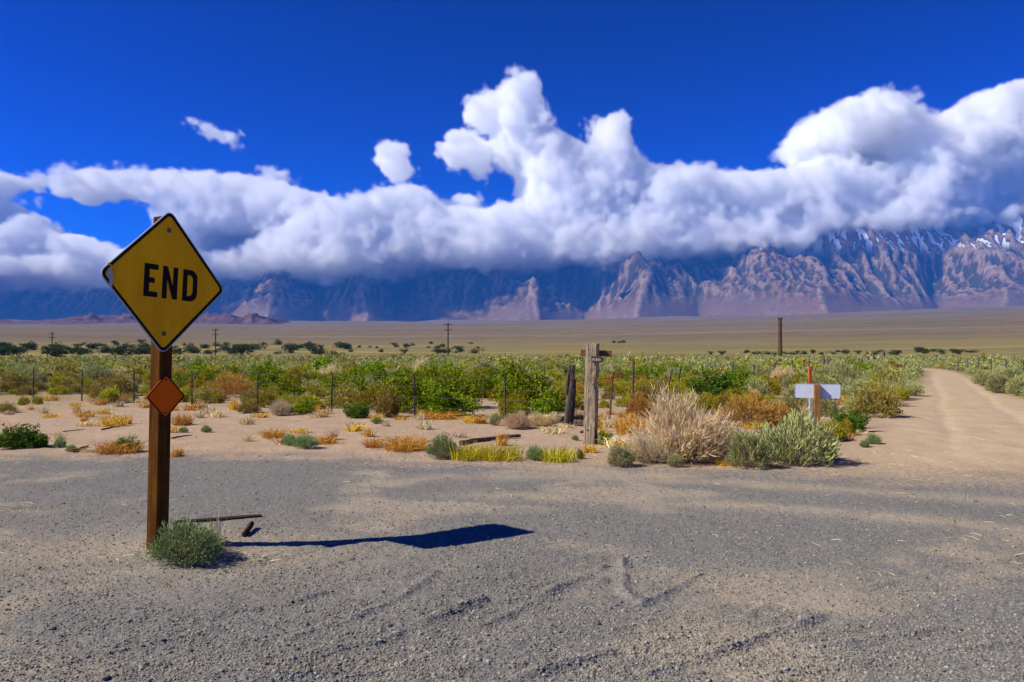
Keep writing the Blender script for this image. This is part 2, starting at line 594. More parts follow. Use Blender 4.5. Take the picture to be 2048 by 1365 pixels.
# ------------------------------------------------------------------ mountains
def mountain_height(x, y):
    rz_ = rise(x, np.minimum(y, 9000.0) + 0 * x)
    D = np.hypot(x, y)
    px = 1024 + F * x / y
    # line of the range front, and how far each spur reaches towards the valley
    fx = [-300, 0, 250, 430, 540, 640, 720, 800, 960, 1080, 1170, 1280, 1400, 1500, 1650, 1800, 1880, 2000, 2150, 2500]
    fy = [12.3, 11.9, 11.4, 10.9, 10.2, 11.0, 10.2, 11.0, 10.6, 10.0, 10.7, 9.6, 10.1, 9.5, 8.7, 9.3, 10.0, 9.0, 9.2, 9.5]
    fy = [10.3 + (q - 10.3) * (0.9 if p_ > 650 else 1.0) for p_, q in zip(fx, fy)]
    wob = 350 * fbm(x * 0.0006, y * 0.0006, 3, 80)
    yf = np.interp(px + 30 * perlin(x * 0.001, y * 0.001, 85), fx, np.array(fy) * 1000.0) + 0.35 * wob
    t = np.maximum(y - yf, 0.0)
    wx = x + 160 * fbm(x * 0.0011, y * 0.0011, 3, 88)
    wy = y + 160 * fbm(x * 0.0011 + 5, y * 0.0011, 3, 89)
    sp = ridged(wx * 0.00052 + 0.00012 * wy, wy * 0.0002, 2, 90, 0.45) / 1.25
    r2 = ridged(wx * 0.0021 - 0.0003 * wy, wy * 0.00055, 3, 96, 0.5)
    r3 = ridged(wx * 0.0085, wy * 0.0036, 4, 99, 0.6)
    fb2 = fbm(x * 0.004, y * 0.004, 5, 105, 0.6)
    ramp = 0.84 * t * (1 - 0.13 * t / 1000.0) * (t < 3800) + 1630.0 * (t >= 3800)
    ramp = np.clip(ramp, 0, 2300)
    body = ramp * (0.40 + 0.68 * sp) + 150 * sstep(100, 1200, t) * (r2 - 0.6) + sstep(60, 800, t) * (30 * (r3 - 0.8) + 62 * fb2)
    cap = np.interp(px, [-300, 0, 430, 800, 1200, 1580, 1700, 1900, 2048, 2500], [1250, 1250, 1300, 1500, 1650, 1900, 2100, 2300, 2400, 2500])
    body = np.where(body > cap * 0.8, cap * 0.8 + (body - cap * 0.8) * 0.35, body)
    return rz_ + np.maximum(body, 0) - np.where(t <= 0, 12.0 + 0.06 * (yf - y).clip(0, 900), 0) + np.where(t > 0, 0.0, 0.0)


def build_mountains():
    xs = np.linspace(-11200, 11200, 820)
    ys = np.concatenate([np.linspace(8300, 12600, 250), np.linspace(12650, 15800, 60)])
    X, Y = np.meshgrid(xs, ys)
    Z = mountain_height(X, Y)
    co = np.stack([X, Y, Z], -1).reshape(-1, 3)
    ny, nx = X.shape
    idx = np.arange(nx * ny).reshape(ny, nx)
    quads = np.stack([idx[:-1, :-1], idx[:-1, 1:], idx[1:, 1:], idx[1:, :-1]], -1).reshape(-1, 4)
    # hollows of the relief hold trees and snow
    zb = Z.copy()
    for _ in range(6):
        p = np.pad(zb, 1, mode='edge')
        zb = (p[:-2, 1:-1] + p[2:, 1:-1] + p[1:-1, :-2] + p[1:-1, 2:] + p[1:-1, 1:-1]) / 5
    hollow = np.clip((zb - Z) / 18.0, -1, 1)
    k = NT('mountain_rock')
    pos = k.pos()
    sep = k.n('ShaderNodeSeparateXYZ')
    k.t.links.new(pos, sep.inputs[0])
    alt = sep.outputs[2]
    n1 = k.noise(pos, 0.0022, 6, 0.65)
    n2 = k.noise(pos, 0.012, 6, 0.7)
    n3 = k.noise(pos, 0.03, 4, 0.7)
    rock = k.mix(k.rng(n2, 0.35, 0.65), (0.13, 0.078, 0.05), (0.29, 0.19, 0.125))
    rock = k.mix(k.rng(n1, 0.4, 0.62, 0, 0.75), rock, (0.21, 0.11, 0.065))
    pale = k.mix(k.rng(n3, 0.4, 0.6), (0.26, 0.20, 0.15), (0.42, 0.34, 0.26))
    hol = k.attr('hollow')
    rock = k.mix(k.math('MULTIPLY', k.rng(hol, -0.05, -0.6, 0, 0.65), k.rng(n2, 0.35, 0.6)), rock, pale)
    wood = k.math('MULTIPLY', k.rng(k.math('ADD', k.math('MULTIPLY', hol, 0.35), k.math('MULTIPLY', n2, 1.4)), 0.62, 0.82), k.rng(alt, 420, 800, 0.0, 0.85))
    rock = k.mix(wood, rock, (0.032, 0.036, 0.02))
    snow = k.math('MULTIPLY', k.rng(k.math('ADD', hol, k.math('MULTIPLY', n3, 0.5)), 0.5, 0.62), k.rng(k.math('ADD', alt, k.math('MULTIPLY', n1, 300)), 1500, 1680))
    rock = k.mix(snow, rock, (0.85, 0.86, 0.88))
    m = k.done(k.bsdf(rock, 1.0, 0.0, normal=k.bump(n3, 0.8, 14.0)))
    me = np_mesh('mountains', co, [quads], m, {'hollow': hollow.ravel()}, smooth=False)
    tag(link(bpy.data.objects.new('mountains', me)), kind='structure')

    # low rocky hills out on the fan, far left
    xs = np.linspace(-5200, -1300, 330)
    ys = np.linspace(5600, 6900, 90)
    X, Y = np.meshgrid(xs, ys)
    env = sstep(5600, 5950, Y) * sstep(6900, 6500, Y) * sstep(-1300, -2000, X) * sstep(-5200, -5000, X)
    Z = rise(X, Y) - 14 + env * (14 + 46 * ridged(X * 0.0028, Y * 0.0022, 5, 120, 0.6) * sstep(-0.3, 0.3, perlin(X * 0.0013, Y * 0.001, 130) + 0.1))
    co = np.stack([X, Y, Z], -1).reshape(-1, 3)
    ny, nx = X.shape
    idx = np.arange(nx * ny).reshape(ny, nx)
    quads = np.stack([idx[:-1, :-1], idx[:-1, 1:], idx[1:, 1:], idx[1:, :-1]], -1).reshape(-1, 4)
    k = NT('hill_rock')
    n = k.noise(k.pos(), 0.02, 6, 0.7)
    m = k.done(k.bsdf(k.mix(k.rng(n, 0.35, 0.65), (0.07, 0.034, 0.025), (0.19, 0.10, 0.07)), 0.95, 0.1))
    tag(link(bpy.data.objects.new('hills', np_mesh('hills', co, [quads], m, smooth=True))), kind='structure')


build_mountains()


# ------------------------------------------------------------------ clouds: one real volume hanging on the range
def build_clouds():
    nx, ny, nz = 860, 64, 164
    mn = np.array([-10600.0, 9900.0, 640.0])
    mx = np.array([10600.0, 13800.0, 4700.0])
    X = np.linspace(mn[0], mx[0], nx)
    Y = np.linspace(mn[1], mx[1], ny)
    Z = np.linspace(mn[2], mx[2], nz)
    r = np.random.default_rng(5)

    def up(a, n, ax):
        m = a.shape[ax] - 3
        t = np.linspace(0, m - 1e-6, n)
        i = t.astype(int)
        sh = [1] * a.ndim
        sh[ax] = n
        f = (t - i).reshape(sh)
        p = [np.take(a, i + q, axis=ax) for q in range(4)]
        return (p[0] * (1 - f) ** 3 + p[1] * (3 * f ** 3 - 6 * f * f + 4) + p[2] * (-3 * f ** 3 + 3 * f * f + 3 * f + 1) + p[3] * f ** 3) / 6

    def n3(cell):
        c = [max(1, int(math.ceil((mx[q] - mn[q]) / cell))) for q in range(3)]
        a = r.standard_normal((c[0] + 3, c[1] + 3, c[2] + 3)).astype(np.float32)
        for ax, n in ((1, ny), (2, nz), (0, nx)):
            a = up(a, n, ax).astype(np.float32)
        return a / a.std()

    def bl(c):
        return (0.8 - np.abs(n3(c))) * 1.3
    fb = 0.42 * n3(1100) + 0.42 * bl(700) + 0.44 * n3(420) + 0.5 * bl(260) + 0.46 * n3(150) + 0.46 * n3(85) + 0.42 * n3(52)
    yc = 11600.0
    PX = 1024 + F * X / yc
    PZ = 705 - F * (Z - EYE) / yc
    gx, gz = np.meshgrid(PX, PZ, indexing='ij')
    topx = [-400, -100, 0, 100, 300, 450, 560, 650, 690, 760, 850, 880, 960, 1040, 1060, 1280, 1350, 1500, 1620, 1700, 1800, 1900, 2000, 2100, 2500]
    topy = [350, 320, 335, 325, 316, 324, 358, 380, 402, 372, 352, 402, 408, 385, 350, 325, 322, 328, 330, 310, 285, 215, 160, 132, 120]
    botx = [-400, 0, 450, 800, 1000, 1200, 1400, 1580, 1620, 1900, 2048, 2500]
    boty = [572, 568, 564, 548, 535, 530, 522, 514, 482, 462, 444, 424]
    T = np.interp(PX, topx, topy)[:, None]
    B = np.interp(PX, botx, boty)[:, None]
    m = ((gz > T) & (gz < B)).astype(float)

    def el(cx, cy, rx, ry, v=1.0, ang=0.0):
        c, s = math.cos(math.radians(ang)), math.sin(math.radians(ang))
        dx, dy = gx - cx, gz - cy
        m[((dx * c + dy * s) / rx) ** 2 + ((-dx * s + dy * c) / ry) ** 2 < 1] = v
    for a in [(970, 172, 62, 24), (1045, 160, 50, 42), (1050, 235, 62, 55), (1110, 300, 75, 60), (1240, 238, 34, 34), (1232, 310, 62, 50), (1160, 340, 115, 50),
              (1725, 240, 80, 48), (1785, 190, 34, 40), (1660, 320, 44, 26), (765, 282, 34, 28), (912, 250, 50, 24), (950, 266, 24, 28), (925, 373, 26, 15), (1840, 250, 60, 50)]:
        el(*a)
    for a in [(325, 198, 40, 13), (370, 222, 30, 14), (478, 292, 34, 13), (1190, 205, 22, 14)]:
        el(*a, v=0.66)
    for a in [(1168, 232, 26, 34), (190, 430, 115, 40), (460, 487, 64, 20), (265, 468, 60, 28), (60, 400, 50, 18), (120, 500, 40, 12), (1770, 300, 44, 16), (10, 372, 60, 20), (10, 440, 40, 12), (70, 352, 22, 14)]:
        el(*a, v=-1.2)

    def blur(a, rr):
        for ax in (0, 1):
            kk = np.ones(2 * rr + 1) / (2 * rr + 1)
            a = np.apply_along_axis(lambda v: np.convolve(np.pad(v, rr, mode='edge'), kk, 'valid'), ax, a)
        return a
    mb = blur(blur(m, 3), 4)
    mw = np.maximum(m, ((gz >= T + 30) & (gz < B + 130)).astype(float))
    wide = blur(blur(np.clip(mw, 0, 1), 9), 9)
    yy = (Y - mn[1]) / (mx[1] - mn[1])
    low = sstep(2300, 1300, Z)[None, :]
    front = 0.68 - (0.32 + 0.12 * low) * wide
    dep = np.clip((yy[None, :, None] - front[:, None, :]) / 0.12, -3, 1)
    back = np.clip((1.0 - yy) / 0.07, 0, 1)[None, :, None]
    f = (mb[:, None, :] - 0.5) * 2.0 + np.minimum(dep - 0.5, 0.5) * 1.0 + 0.46 * fb - 0.12
    thick = np.interp(PX, [-400, 260, 620], [0.24, 0.26, 1.2])[:, None, None]
    thin = np.clip((front[:, None, :] + thick - yy[None, :, None]) / 0.08, -2, 0.5)
    f = f + np.minimum(thin - 0.5, 0) * 0.8
    den = (np.clip(f * 1.7, 0, 1) ** 1.4 * back)
    den = np.where(mb[:, None, :] < 0.02, 0, den).astype(np.float32)

    N = nx * ny * nz
    me = bpy.data.meshes.new('clouds')
    me.vertices.add(N)
    co = np.empty((nx, ny, nz, 3), np.float32)
    co[..., 0] = X[:, None, None]
    co[..., 1] = Y[None, :, None]
    co[..., 2] = Z[None, None, :]
    me.vertices.foreach_set('co', co.ravel())
    me.attributes.new('puff', 'FLOAT', 'POINT').data.foreach_set('value', den.ravel())
    ob = tag(link(bpy.data.objects.new('clouds', me)), 'white cumulus bank hanging over the mountain tops', kind='stuff')
    k = NT('cloud_vapour')
    pv = k.n('ShaderNodeVolumePrincipled')
    pv.inputs['Color'].default_value = (1, 1, 1, 1)
    pv.inputs['Density'].default_value = 0.0105
    k.t.links.new(pv.outputs[0], k.out.inputs['Volume'])
    g = bpy.data.node_groups.new('cloud_field', 'GeometryNodeTree')
    g.interface.new_socket('Geometry', in_out='INPUT', socket_type='NodeSocketGeometry')
    g.interface.new_socket('Geometry', in_out='OUTPUT', socket_type='NodeSocketGeometry')
    gi = g.nodes.new('NodeGroupInput')
    go = g.nodes.new('NodeGroupOutput')
    na = g.nodes.new('GeometryNodeInputNamedAttribute')
    na.data_type = 'FLOAT'
    na.inputs[0].default_value = 'puff'
    po = g.nodes.new('GeometryNodeInputPosition')
    sx = g.nodes.new('ShaderNodeSeparateXYZ')
    g.links.new(po.outputs[0], sx.inputs[0])

    def ma(op, a, b=None):
        q = g.nodes.new('ShaderNodeMath')
        q.operation = op
        for i, v in enumerate((a, b)):
            if v is None:
                continue
            if isinstance(v, (int, float)):
                q.inputs[i].default_value = v
            else:
                g.links.new(v, q.inputs[i])
        return q.outputs[0]
    ii = [ma('ROUND', ma('MULTIPLY', ma('SUBTRACT', sx.outputs[q], float(mn[q])), float((n - 1) / (mx[q] - mn[q])))) for q, n in enumerate((nx, ny, nz))]
    idx = ma('ADD', ma('MULTIPLY', ma('ADD', ma('MULTIPLY', ii[0], ny), ii[1]), nz), ii[2])
    si = g.nodes.new('GeometryNodeSampleIndex')
    si.data_type = 'FLOAT'
    si.domain = 'POINT'
    si.clamp = True
    g.links.new(gi.outputs[0], si.inputs['Geometry'])
    g.links.new(na.outputs[0], si.inputs['Value'])
    g.links.new(idx, si.inputs['Index'])
    vc = g.nodes.new('GeometryNodeVolumeCube')
    vc.inputs['Min'].default_value = mn
    vc.inputs['Max'].default_value = mx
    for a, n in zip('XYZ', (nx, ny, nz)):
        vc.inputs['Resolution ' + a].default_value = n
    g.links.new(si.outputs[0], vc.inputs['Density'])
    sm = g.nodes.new('GeometryNodeSetMaterial')
    sm.inputs['Material'].default_value = k.m
    g.links.new(vc.outputs[0], sm.inputs['Geometry'])
    g.links.new(sm.outputs[0], go.inputs[0])
    ob.modifiers.new('field', 'NODES').node_group = g
    me.materials.append(k.m)


build_clouds()


# ------------------------------------------------------------------ haze
def build_haze():
    b = MB()
    b.box((0, 7400, 1099), (26000, 18000, 2200))
    k = NT('haze_air')
    pv = k.n('ShaderNodeVolumePrincipled')
    pv.inputs['Color'].default_value = (0.045, 0.30, 1.0, 1)
    pv.inputs['Density'].default_value = 4.0e-5
    pv.inputs['Anisotropy'].default_value = 0.0
    k.t.links.new(pv.outputs[0], k.out.inputs['Volume'])
    tag(b.build('haze', k.m), kind='stuff')


build_haze()


# ------------------------------------------------------------------ plants
def unit(v):
    return v / np.maximum(np.linalg.norm(v, axis=-1, keepdims=True), 1e-9)


class Veg:
    """Collects leaves and twigs as many small faces."""

    def __init__(self):
        self.v, self.q, self.t, self.n = [], [], [], 0

    def _push(self, vs, quads, tint):
        self.v.append(vs.reshape(-1, 3))
        self.q.append(quads + self.n)
        self.t.append(tint)
        self.n += vs.size // 3

    def leaves(self, p, d, ln, wd, tint, r):
        n = len(p)
        if not n:
            return
        side = unit(np.cross(d, unit(r.normal(size=(n, 3)))))
        nrm = np.cross(d, side)
        ln = ln[:, None]
        wd = wd[:, None]
        mid = p + d * ln * 0.55 + nrm * ln * 0.08
        vs = np.stack([p, mid + side * wd * 0.5, p + d * ln, mid - side * wd * 0.5], 1)
        self._push(vs, np.arange(n * 4).reshape(n, 4), np.repeat(tint, 4))

    def blades(self, p0, p1, p2, wd, tint, r):
        """Bent tapering strips through three points."""
        n = len(p0)
        if not n:
            return
        side = unit(np.cross(unit(p2 - p0), unit(r.normal(size=(n, 3)))))
        w = wd[:, None] * 0.5
        vs = np.stack([p0 - side * w, p0 + side * w, p1 - side * w * 0.8, p1 + side * w * 0.8, p2 - side * w * 0.15, p2 + side * w * 0.15], 1)
        i = np.arange(n)[:, None] * 6
        q = np.concatenate([i + np.array([0, 1, 3, 2]), i + np.array([2, 3, 5, 4])])
        self._push(vs, q, np.repeat(tint, 6))

    def mesh(self, name, mat):
        v = np.concatenate(self.v)
        q = np.concatenate(self.q)
        return np_mesh(name, v, [q], mat, {'tint': np.concatenate(self.t)})

    def arrays(self):
        return np.concatenate(self.v), np.concatenate(self.q), np.concatenate(self.t)


def shrub(seed, R=0.5, H=0.6, stems=260, leaves=10, ll=0.07, lw=0.016, tmin=0.4, spread=0.55, lift=0.35,
          lump=0.3, low=0.12, twig=0.006, dead=0.0, lumps=9, bare=0.0, twig_tint=1.5):
    """Twigs fan out from the base to a lumpy dome; leaves sit along their outer part."""
    r = np.random.default_rng(seed)
    n = stems
    cz = r.uniform(low, 1, n)
    az = r.uniform(0, 2 * math.pi, n)
    sz = np.sqrt(1 - cz * cz)
    d = np.stack([sz * np.cos(az), sz * np.sin(az), cz], 1)
    L = 1 / np.sqrt((sz / R) ** 2 + (cz / H) ** 2)
    lz = r.uniform(0.1, 1, lumps)
    la = r.uniform(0, 2 * math.pi, lumps)
    ls = np.sqrt(1 - lz * lz)
    ld = np.stack([ls * np.cos(la), ls * np.sin(la), lz], 1)
    lh = r.uniform(0.6, 1.15, lumps)
    dot = np.clip(d @ ld.T, -1, 1)
    near = np.max(np.exp(-(np.arccos(dot) / 0.42) ** 2) * lh, axis=1)
    L = L * (1 - lump + lump * 1.2 * near) * r.uniform(0.82, 1.05, n)
    base = np.stack([r.normal(0, 0.14 * R, n), r.normal(0, 0.14 * R, n), np.full(n, -0.02)], 1)
    tip = d * L[:, None]
    tip[:, 2] = np.maximum(tip[:, 2], 0.03)
    midp = base * 0.5 + tip * 0.5 + np.array([0, 0, 0.06 * H]) + r.normal(0, 0.03 * R, (n, 3))
    midp[:, 2] = np.maximum(midp[:, 2], 0.01)
    tw, fo = Veg(), Veg()
    keep = r.random(n) < 0.6
    tw.blades(base[keep], midp[keep], tip[keep], np.full(keep.sum(), twig) * r.uniform(0.6, 1.4, keep.sum()),
              np.full(keep.sum(), twig_tint), r)
    m = n * leaves
    k = np.repeat(np.arange(n), leaves)
    t = tmin + (1 - tmin) * np.sqrt(r.random(m)) + 0.03
    p = (1 - t)[:, None] ** 2 * base[k] + (2 * t * (1 - t))[:, None] * midp[k] + (t ** 2)[:, None] * tip[k]
    p = p + r.normal(0, 0.035 * R, (m, 3))
    p[:, 2] = np.maximum(p[:, 2], 0.01)
    ldir = unit(d[k] * (1 - spread) + spread * unit(r.normal(size=(m, 3))) + np.array([0, 0, lift]))
    tint = np.clip(0.15 + 0.75 * (t - tmin) / (1 - tmin) + r.normal(0, 0.18, m), 0, 1)  # leaf colour darkens inward, painting shade pockets in some kinds
    tint = np.where(r.random(m) < dead, 1.5, tint)
    fo.leaves(p, ldir, ll * r.uniform(0.6, 1.35, m), lw * r.uniform(0.7, 1.3, m), tint, r)
    return fo, tw


def tuft(seed, R=0.25, H=0.3, n=160, wd=0.008, droop=0.3, tint_lo=0.0, tint_hi=1.0, base=0.5):
    r = np.random.default_rng(seed)
    az = r.uniform(0, 2 * math.pi, n)
    lean = np.abs(r.normal(0, 0.5, n))
    h = H * r.uniform(0.35, 1.1, n)
    br = R * base * np.sqrt(r.random(n))
    ba = r.uniform(0, 2 * math.pi, n)
    p0 = np.stack([br * np.cos(ba), br * np.sin(ba), np.full(n, -0.015)], 1)
    out = np.stack([np.cos(az), np.sin(az), 0 * az], 1) * (R * lean)[:, None]
    p1 = p0 + out * 0.4 + np.array([0, 0, 1.0]) * (h * 0.6)[:, None]
    p2 = p0 + out + np.array([0, 0, 1.0]) * (h * (1 - droop * np.clip(lean, 0, 1.5)))[:, None]
    p2[:, 2] = np.maximum(p2[:, 2], 0.01)
    f = Veg()
    f.blades(p0, p1, p2, wd * r.uniform(0.6, 1.3, n), r.uniform(tint_lo, tint_hi, n), r)
    return f


M = {}
M['sage'] = leaf_mat('sage_leaf', (0.12, 0.12, 0.035), (0.50, 0.50, 0.18), (0.50, 0.35, 0.14))
M['blue_sage'] = leaf_mat('blue_green_leaf', (0.10, 0.16, 0.05), (0.31, 0.43, 0.15), (0.46, 0.35, 0.14))
M['green'] = leaf_mat('greasewood_leaf', (0.045, 0.075, 0.003), (0.26, 0.35, 0.007), (0.28, 0.18, 0.05))  # lo darkened to paint shade pockets inside the bush
M['dark_green'] = leaf_mat('dark_green_leaf', (0.035, 0.075, 0.006), (0.12, 0.225, 0.016), (0.22, 0.16, 0.08))
M['yellow_green'] = leaf_mat('rabbitbrush_leaf', (0.13, 0.12, 0.005), (0.50, 0.45, 0.02), (0.42, 0.27, 0.07))  # lo carries painted inner shade
M['olive'] = leaf_mat('olive_leaf', (0.14, 0.11, 0.018), (0.42, 0.35, 0.06), (0.40, 0.26, 0.08))  # dark end includes painted shade of the inner leaves
M['rust'] = leaf_mat('rusty_twig', (0.30, 0.15, 0.02), (0.60, 0.34, 0.06), (0.38, 0.23, 0.08))
M['straw'] = leaf_mat('dry_twig', (0.54, 0.39, 0.16), (0.92, 0.73, 0.40), (0.62, 0.46, 0.21))
M['pale_dry'] = leaf_mat('bleached_twig', (0.46, 0.35, 0.17), (0.82, 0.68, 0.40), (0.52, 0.39, 0.19))
M['gold'] = leaf_mat('golden_grass', (0.52, 0.28, 0.03), (0.90, 0.55, 0.09))
M['lime'] = leaf_mat('lime_grass', (0.36, 0.36, 0.012), (0.80, 0.66, 0.04))
M['twig'] = leaf_mat('shrub_twig', (0.14, 0.095, 0.06), (0.26, 0.19, 0.13), (0.26, 0.19, 0.13), trans=0.0)
M['bark'] = wood_mat('bark', (0.10, 0.07, 0.05), (0.2, 0.15, 0.11), (9, 9, 3))
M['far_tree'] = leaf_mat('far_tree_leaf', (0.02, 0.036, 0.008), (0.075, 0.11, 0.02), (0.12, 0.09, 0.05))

KINDS = {
    # kind: (leaf material, generator settings)
    'sagebrush': ('sage', dict(R=0.5, H=0.56, stems=300, leaves=11, ll=0.075, lw=0.013, tmin=0.45, spread=0.4, lift=0.4, lump=0.32, dead=0.05)),
    'bluesage': ('blue_sage', dict(R=0.5, H=0.55, stems=340, leaves=12, ll=0.065, lw=0.012, tmin=0.35, spread=0.42, lift=0.35, lump=0.18, dead=0.02)),
    'greasewood': ('green', dict(R=0.5, H=0.66, stems=240, leaves=16, ll=0.055, lw=0.022, tmin=0.42, spread=0.75, lift=0.25, lump=0.5, dead=0.02, lumps=12)),
    'darkbush': ('dark_green', dict(R=0.5, H=0.62, stems=260, leaves=16, ll=0.06, lw=0.021, tmin=0.35, spread=0.65, lift=0.35, lump=0.38, dead=0.01)),
    'rabbitbrush': ('yellow_green', dict(R=0.5, H=0.52, stems=280, leaves=12, ll=0.06, lw=0.016, tmin=0.5, spread=0.5, lift=0.5, lump=0.4, dead=0.08)),
    'olivebush': ('olive', dict(R=0.5, H=0.5, stems=260, leaves=11, ll=0.06, lw=0.015, tmin=0.45, spread=0.55, lift=0.3, lump=0.42, dead=0.18)),
    'rustbush': ('rust', dict(R=0.5, H=0.6, stems=340, leaves=8, ll=0.08, lw=0.011, tmin=0.4, spread=0.35, lift=0.4, lump=0.3, dead=0.12)),
    'drybush': ('straw', dict(R=0.5, H=0.56, stems=900, leaves=9, ll=0.085, lw=0.0055, tmin=0.35, spread=0.48, lift=0.3, lump=0.5, lumps=13, dead=0.2, twig=0.005)),
    'palebush': ('pale_dry', dict(R=0.5, H=0.5, stems=600, leaves=7, ll=0.08, lw=0.0055, tmin=0.3, spread=0.4, lift=0.2, lump=0.25, dead=0.1, twig=0.007)),
}
MESHES = {}


def shrub_meshes(kind, variant):
    if (kind, variant) not in MESHES:
        mat, kw = KINDS[kind]
        fo, tw = shrub(1000 + 37 * variant + sum(map(ord, kind)), **kw)
        MESHES[(kind, variant)] = (fo.mesh('foliage', M[mat]), tw.mesh('twigs', M['twig']))
    return MESHES[(kind, variant)]


def plant(kind, name, x, y, w, h, label, cat='bush', group=None, variant=0, rz=None, sink=0.0):
    """A shrub as foliage and twigs, w and h in metres."""
    fo, tw = shrub_meshes(kind, variant)
    root = empty(name, (x, y, hz(x, y) - sink), random.uniform(0, 6.28) if rz is None else rz)
    H0 = KINDS[kind][1]['H']
    root.scale = (w * random.uniform(0.88, 1.15), w * random.uniform(0.88, 1.15), h / H0)
    root.rotation_euler.x, root.rotation_euler.y = random.uniform(-0.09, 0.09), random.uniform(-0.09, 0.09)
    for nm, me in (('foliage', fo), ('twigs', tw)):
        link(bpy.data.objects.new(nm, me), root)
    return tag(root, label, cat, group)


def at(kind, name, px, py, wpx, hpx, label, **kw):
    """Same, from where the photograph shows the foot and how large."""
    x, d = ground_at(px, py)
    return plant(kind, name, x, d, wpx / F * d * 1.05, hpx / F * d, label, **kw)


TUFTS = {}


def grass(px, py, wpx, hpx, label, kind='gold', n=170, name='grass_tuft', group=None, seed=None, droop=0.35, base=0.6):
    x, d = ground_at(px, py)
    w, h = wpx / F * d, hpx / F * d
    f = tuft(seed or int(px * 7 + py), w * 0.5, h, n, 0.0075 * d / 13.0 + 0.003, droop, base=base)
    o = link(bpy.data.objects.new(name, f.mesh(name, M[kind])))
    o.location = (x, d, hz(x, d))
    return tag(o, label, 'grass', group)


at('sagebrush', 'sagebrush', 2000, 786, 60, 44, 'grey-green sagebrush nearest the right verge of the dirt road', variant=0)
at('sagebrush', 'sagebrush', 2040, 792, 56, 46, 'grey-green sagebrush cut by the right edge beside the dirt road', variant=1)
at('sagebrush', 'sagebrush', 1968, 771, 52, 36, 'grey-green sagebrush on the right verge, left of the nearest one', variant=2)
# --- the sign's own bush and the plants along the far side of the lot
at('bluesage', 'sagebrush', 372, 1122, 138, 84, 'grey-green sagebrush growing against the foot of the yellow END sign post', variant=1, rz=0.4)
grass(432, 1100, 60, 85, 'bleached dry stalks sticking out of the bush at the END sign', 'pale_dry', 40, 'dry_stalks', droop=0.15, base=0.5)

at('darkbush', 'greasewood', 40, 893, 112, 52, 'large dark green bush cut by the left edge, on the bare dirt', variant=0)
at('darkbush', 'greasewood', 82, 893, 36, 34, 'small green bush crowding the right side of the large bush at the left edge', variant=1)
at('bluesage', 'sagebrush', 121, 893, 27, 20, 'small round grey-green bush just right of the large left-edge bush', variant=2)
at('bluesage', 'sagebrush', 145, 903, 22, 16, 'tiny blue-green bush in front of the small round grey-green one, far left', variant=3)
at('darkbush', 'greasewood', 256, 902, 60, 30, 'dark green bush in straw grass just left of the END sign post', variant=2)
at('rabbitbrush', 'rabbitbrush', 48, 810, 30, 18, 'olive yellow low bush left of the leftmost steel fence post', variant=0)
at('rabbitbrush', 'rabbitbrush', 76, 808, 30, 19, 'low yellow-green bush at the foot of the leftmost steel fence post', variant=1)
at('olivebush', 'dry_shrub', 12, 826, 44, 24, 'brownish scrubby bush by the left edge in front of the fence', variant=0)
at('bluesage', 'sagebrush', 368, 866, 20, 12, 'tiny blue-green bush right behind the END sign post', variant=0)
at('bluesage', 'sagebrush', 413, 866, 26, 15, 'tiny blue-green bush with a dark shadow, on open dirt right of the sign post', variant=1)
at('bluesage', 'sagebrush', 580, 891, 32, 25, 'left and smaller one of the pair of round grey-green bushes', variant=2)
at('bluesage', 'sagebrush', 611, 896, 50, 30, 'right and larger one of the pair of round grey-green bushes', variant=3)
at('bluesage', 'sagebrush', 886, 915, 74, 50, 'round blue-green bush at the left end of the lime grass strip', variant=0)
at('bluesage', 'sagebrush', 754, 848, 22, 14, 'tiny grey-green plant on bare dirt below the fence, with a yellow tip', variant=1)
at('bluesage', 'sagebrush', 1070, 920, 42, 32, 'small blue-green bush in the middle of the lime grass strip', variant=2)
at('greasewood', 'greasewood', 1160, 917, 22, 24, 'tiny bright green plant at the right end of the lime grass strip', variant=0)
at('bluesage', 'sagebrush', 1150, 880, 18, 12, 'faint blue-green sprig left of the big weathered timber post', variant=3)
at('sagebrush', 'sagebrush', 1242, 932, 70, 50, 'ragged grey-green bush in front of the big straw-coloured bush', variant=0)
at('greasewood', 'greasewood', 1212, 890, 42, 34, 'bright green plant at the right foot of the big weathered timber post', variant=1)
at('drybush', 'dry_shrub', 1365, 920, 215, 142, 'huge straw-coloured dry bush right of the big weathered timber post', variant=0, rz=1.0)
at('palebush', 'dry_shrub', 1300, 925, 110, 66, 'tangle of pale dry twigs on the left flank of the huge dry bush', variant=1)
at('palebush', 'dry_shrub', 1425, 915, 110, 84, 'pale twiggy dry bush on the right flank of the huge dry bush', variant=2)
at('sagebrush', 'sagebrush', 1352, 934, 46, 26, 'small olive-green tuft at the foot of the huge dry bush', variant=1)
at('sagebrush', 'sagebrush', 1500, 934, 112, 86, 'grey-green sagebrush left of and in front of the largest one', variant=2)
at('sagebrush', 'sagebrush', 1585, 925, 170, 106, 'largest grey-green sagebrush, in front of the post with the blank white board', variant=3)
at('sagebrush', 'sagebrush', 1648, 918, 56, 36, 'low grey-green sagebrush on the right flank of the largest one', variant=0)
at('rustbush', 'dry_shrub', 1498, 852, 120, 72, 'orange-brown bush behind the large sagebrush', variant=0)
at('rustbush', 'dry_shrub', 1556, 850, 70, 56, 'rusty brown bush between the orange-brown bush and the white board', variant=1)
at('olivebush', 'sagebrush', 1574, 846, 66, 46, 'olive scrub bush left below the blank white board', variant=1)
at('rabbitbrush', 'rabbitbrush', 1668, 880, 66, 44, 'yellow-green bush at the right foot of the white board post', variant=2)
at('darkbush', 'greasewood', 1696, 862, 74, 54, 'dense green bush right of the white board post', variant=3)
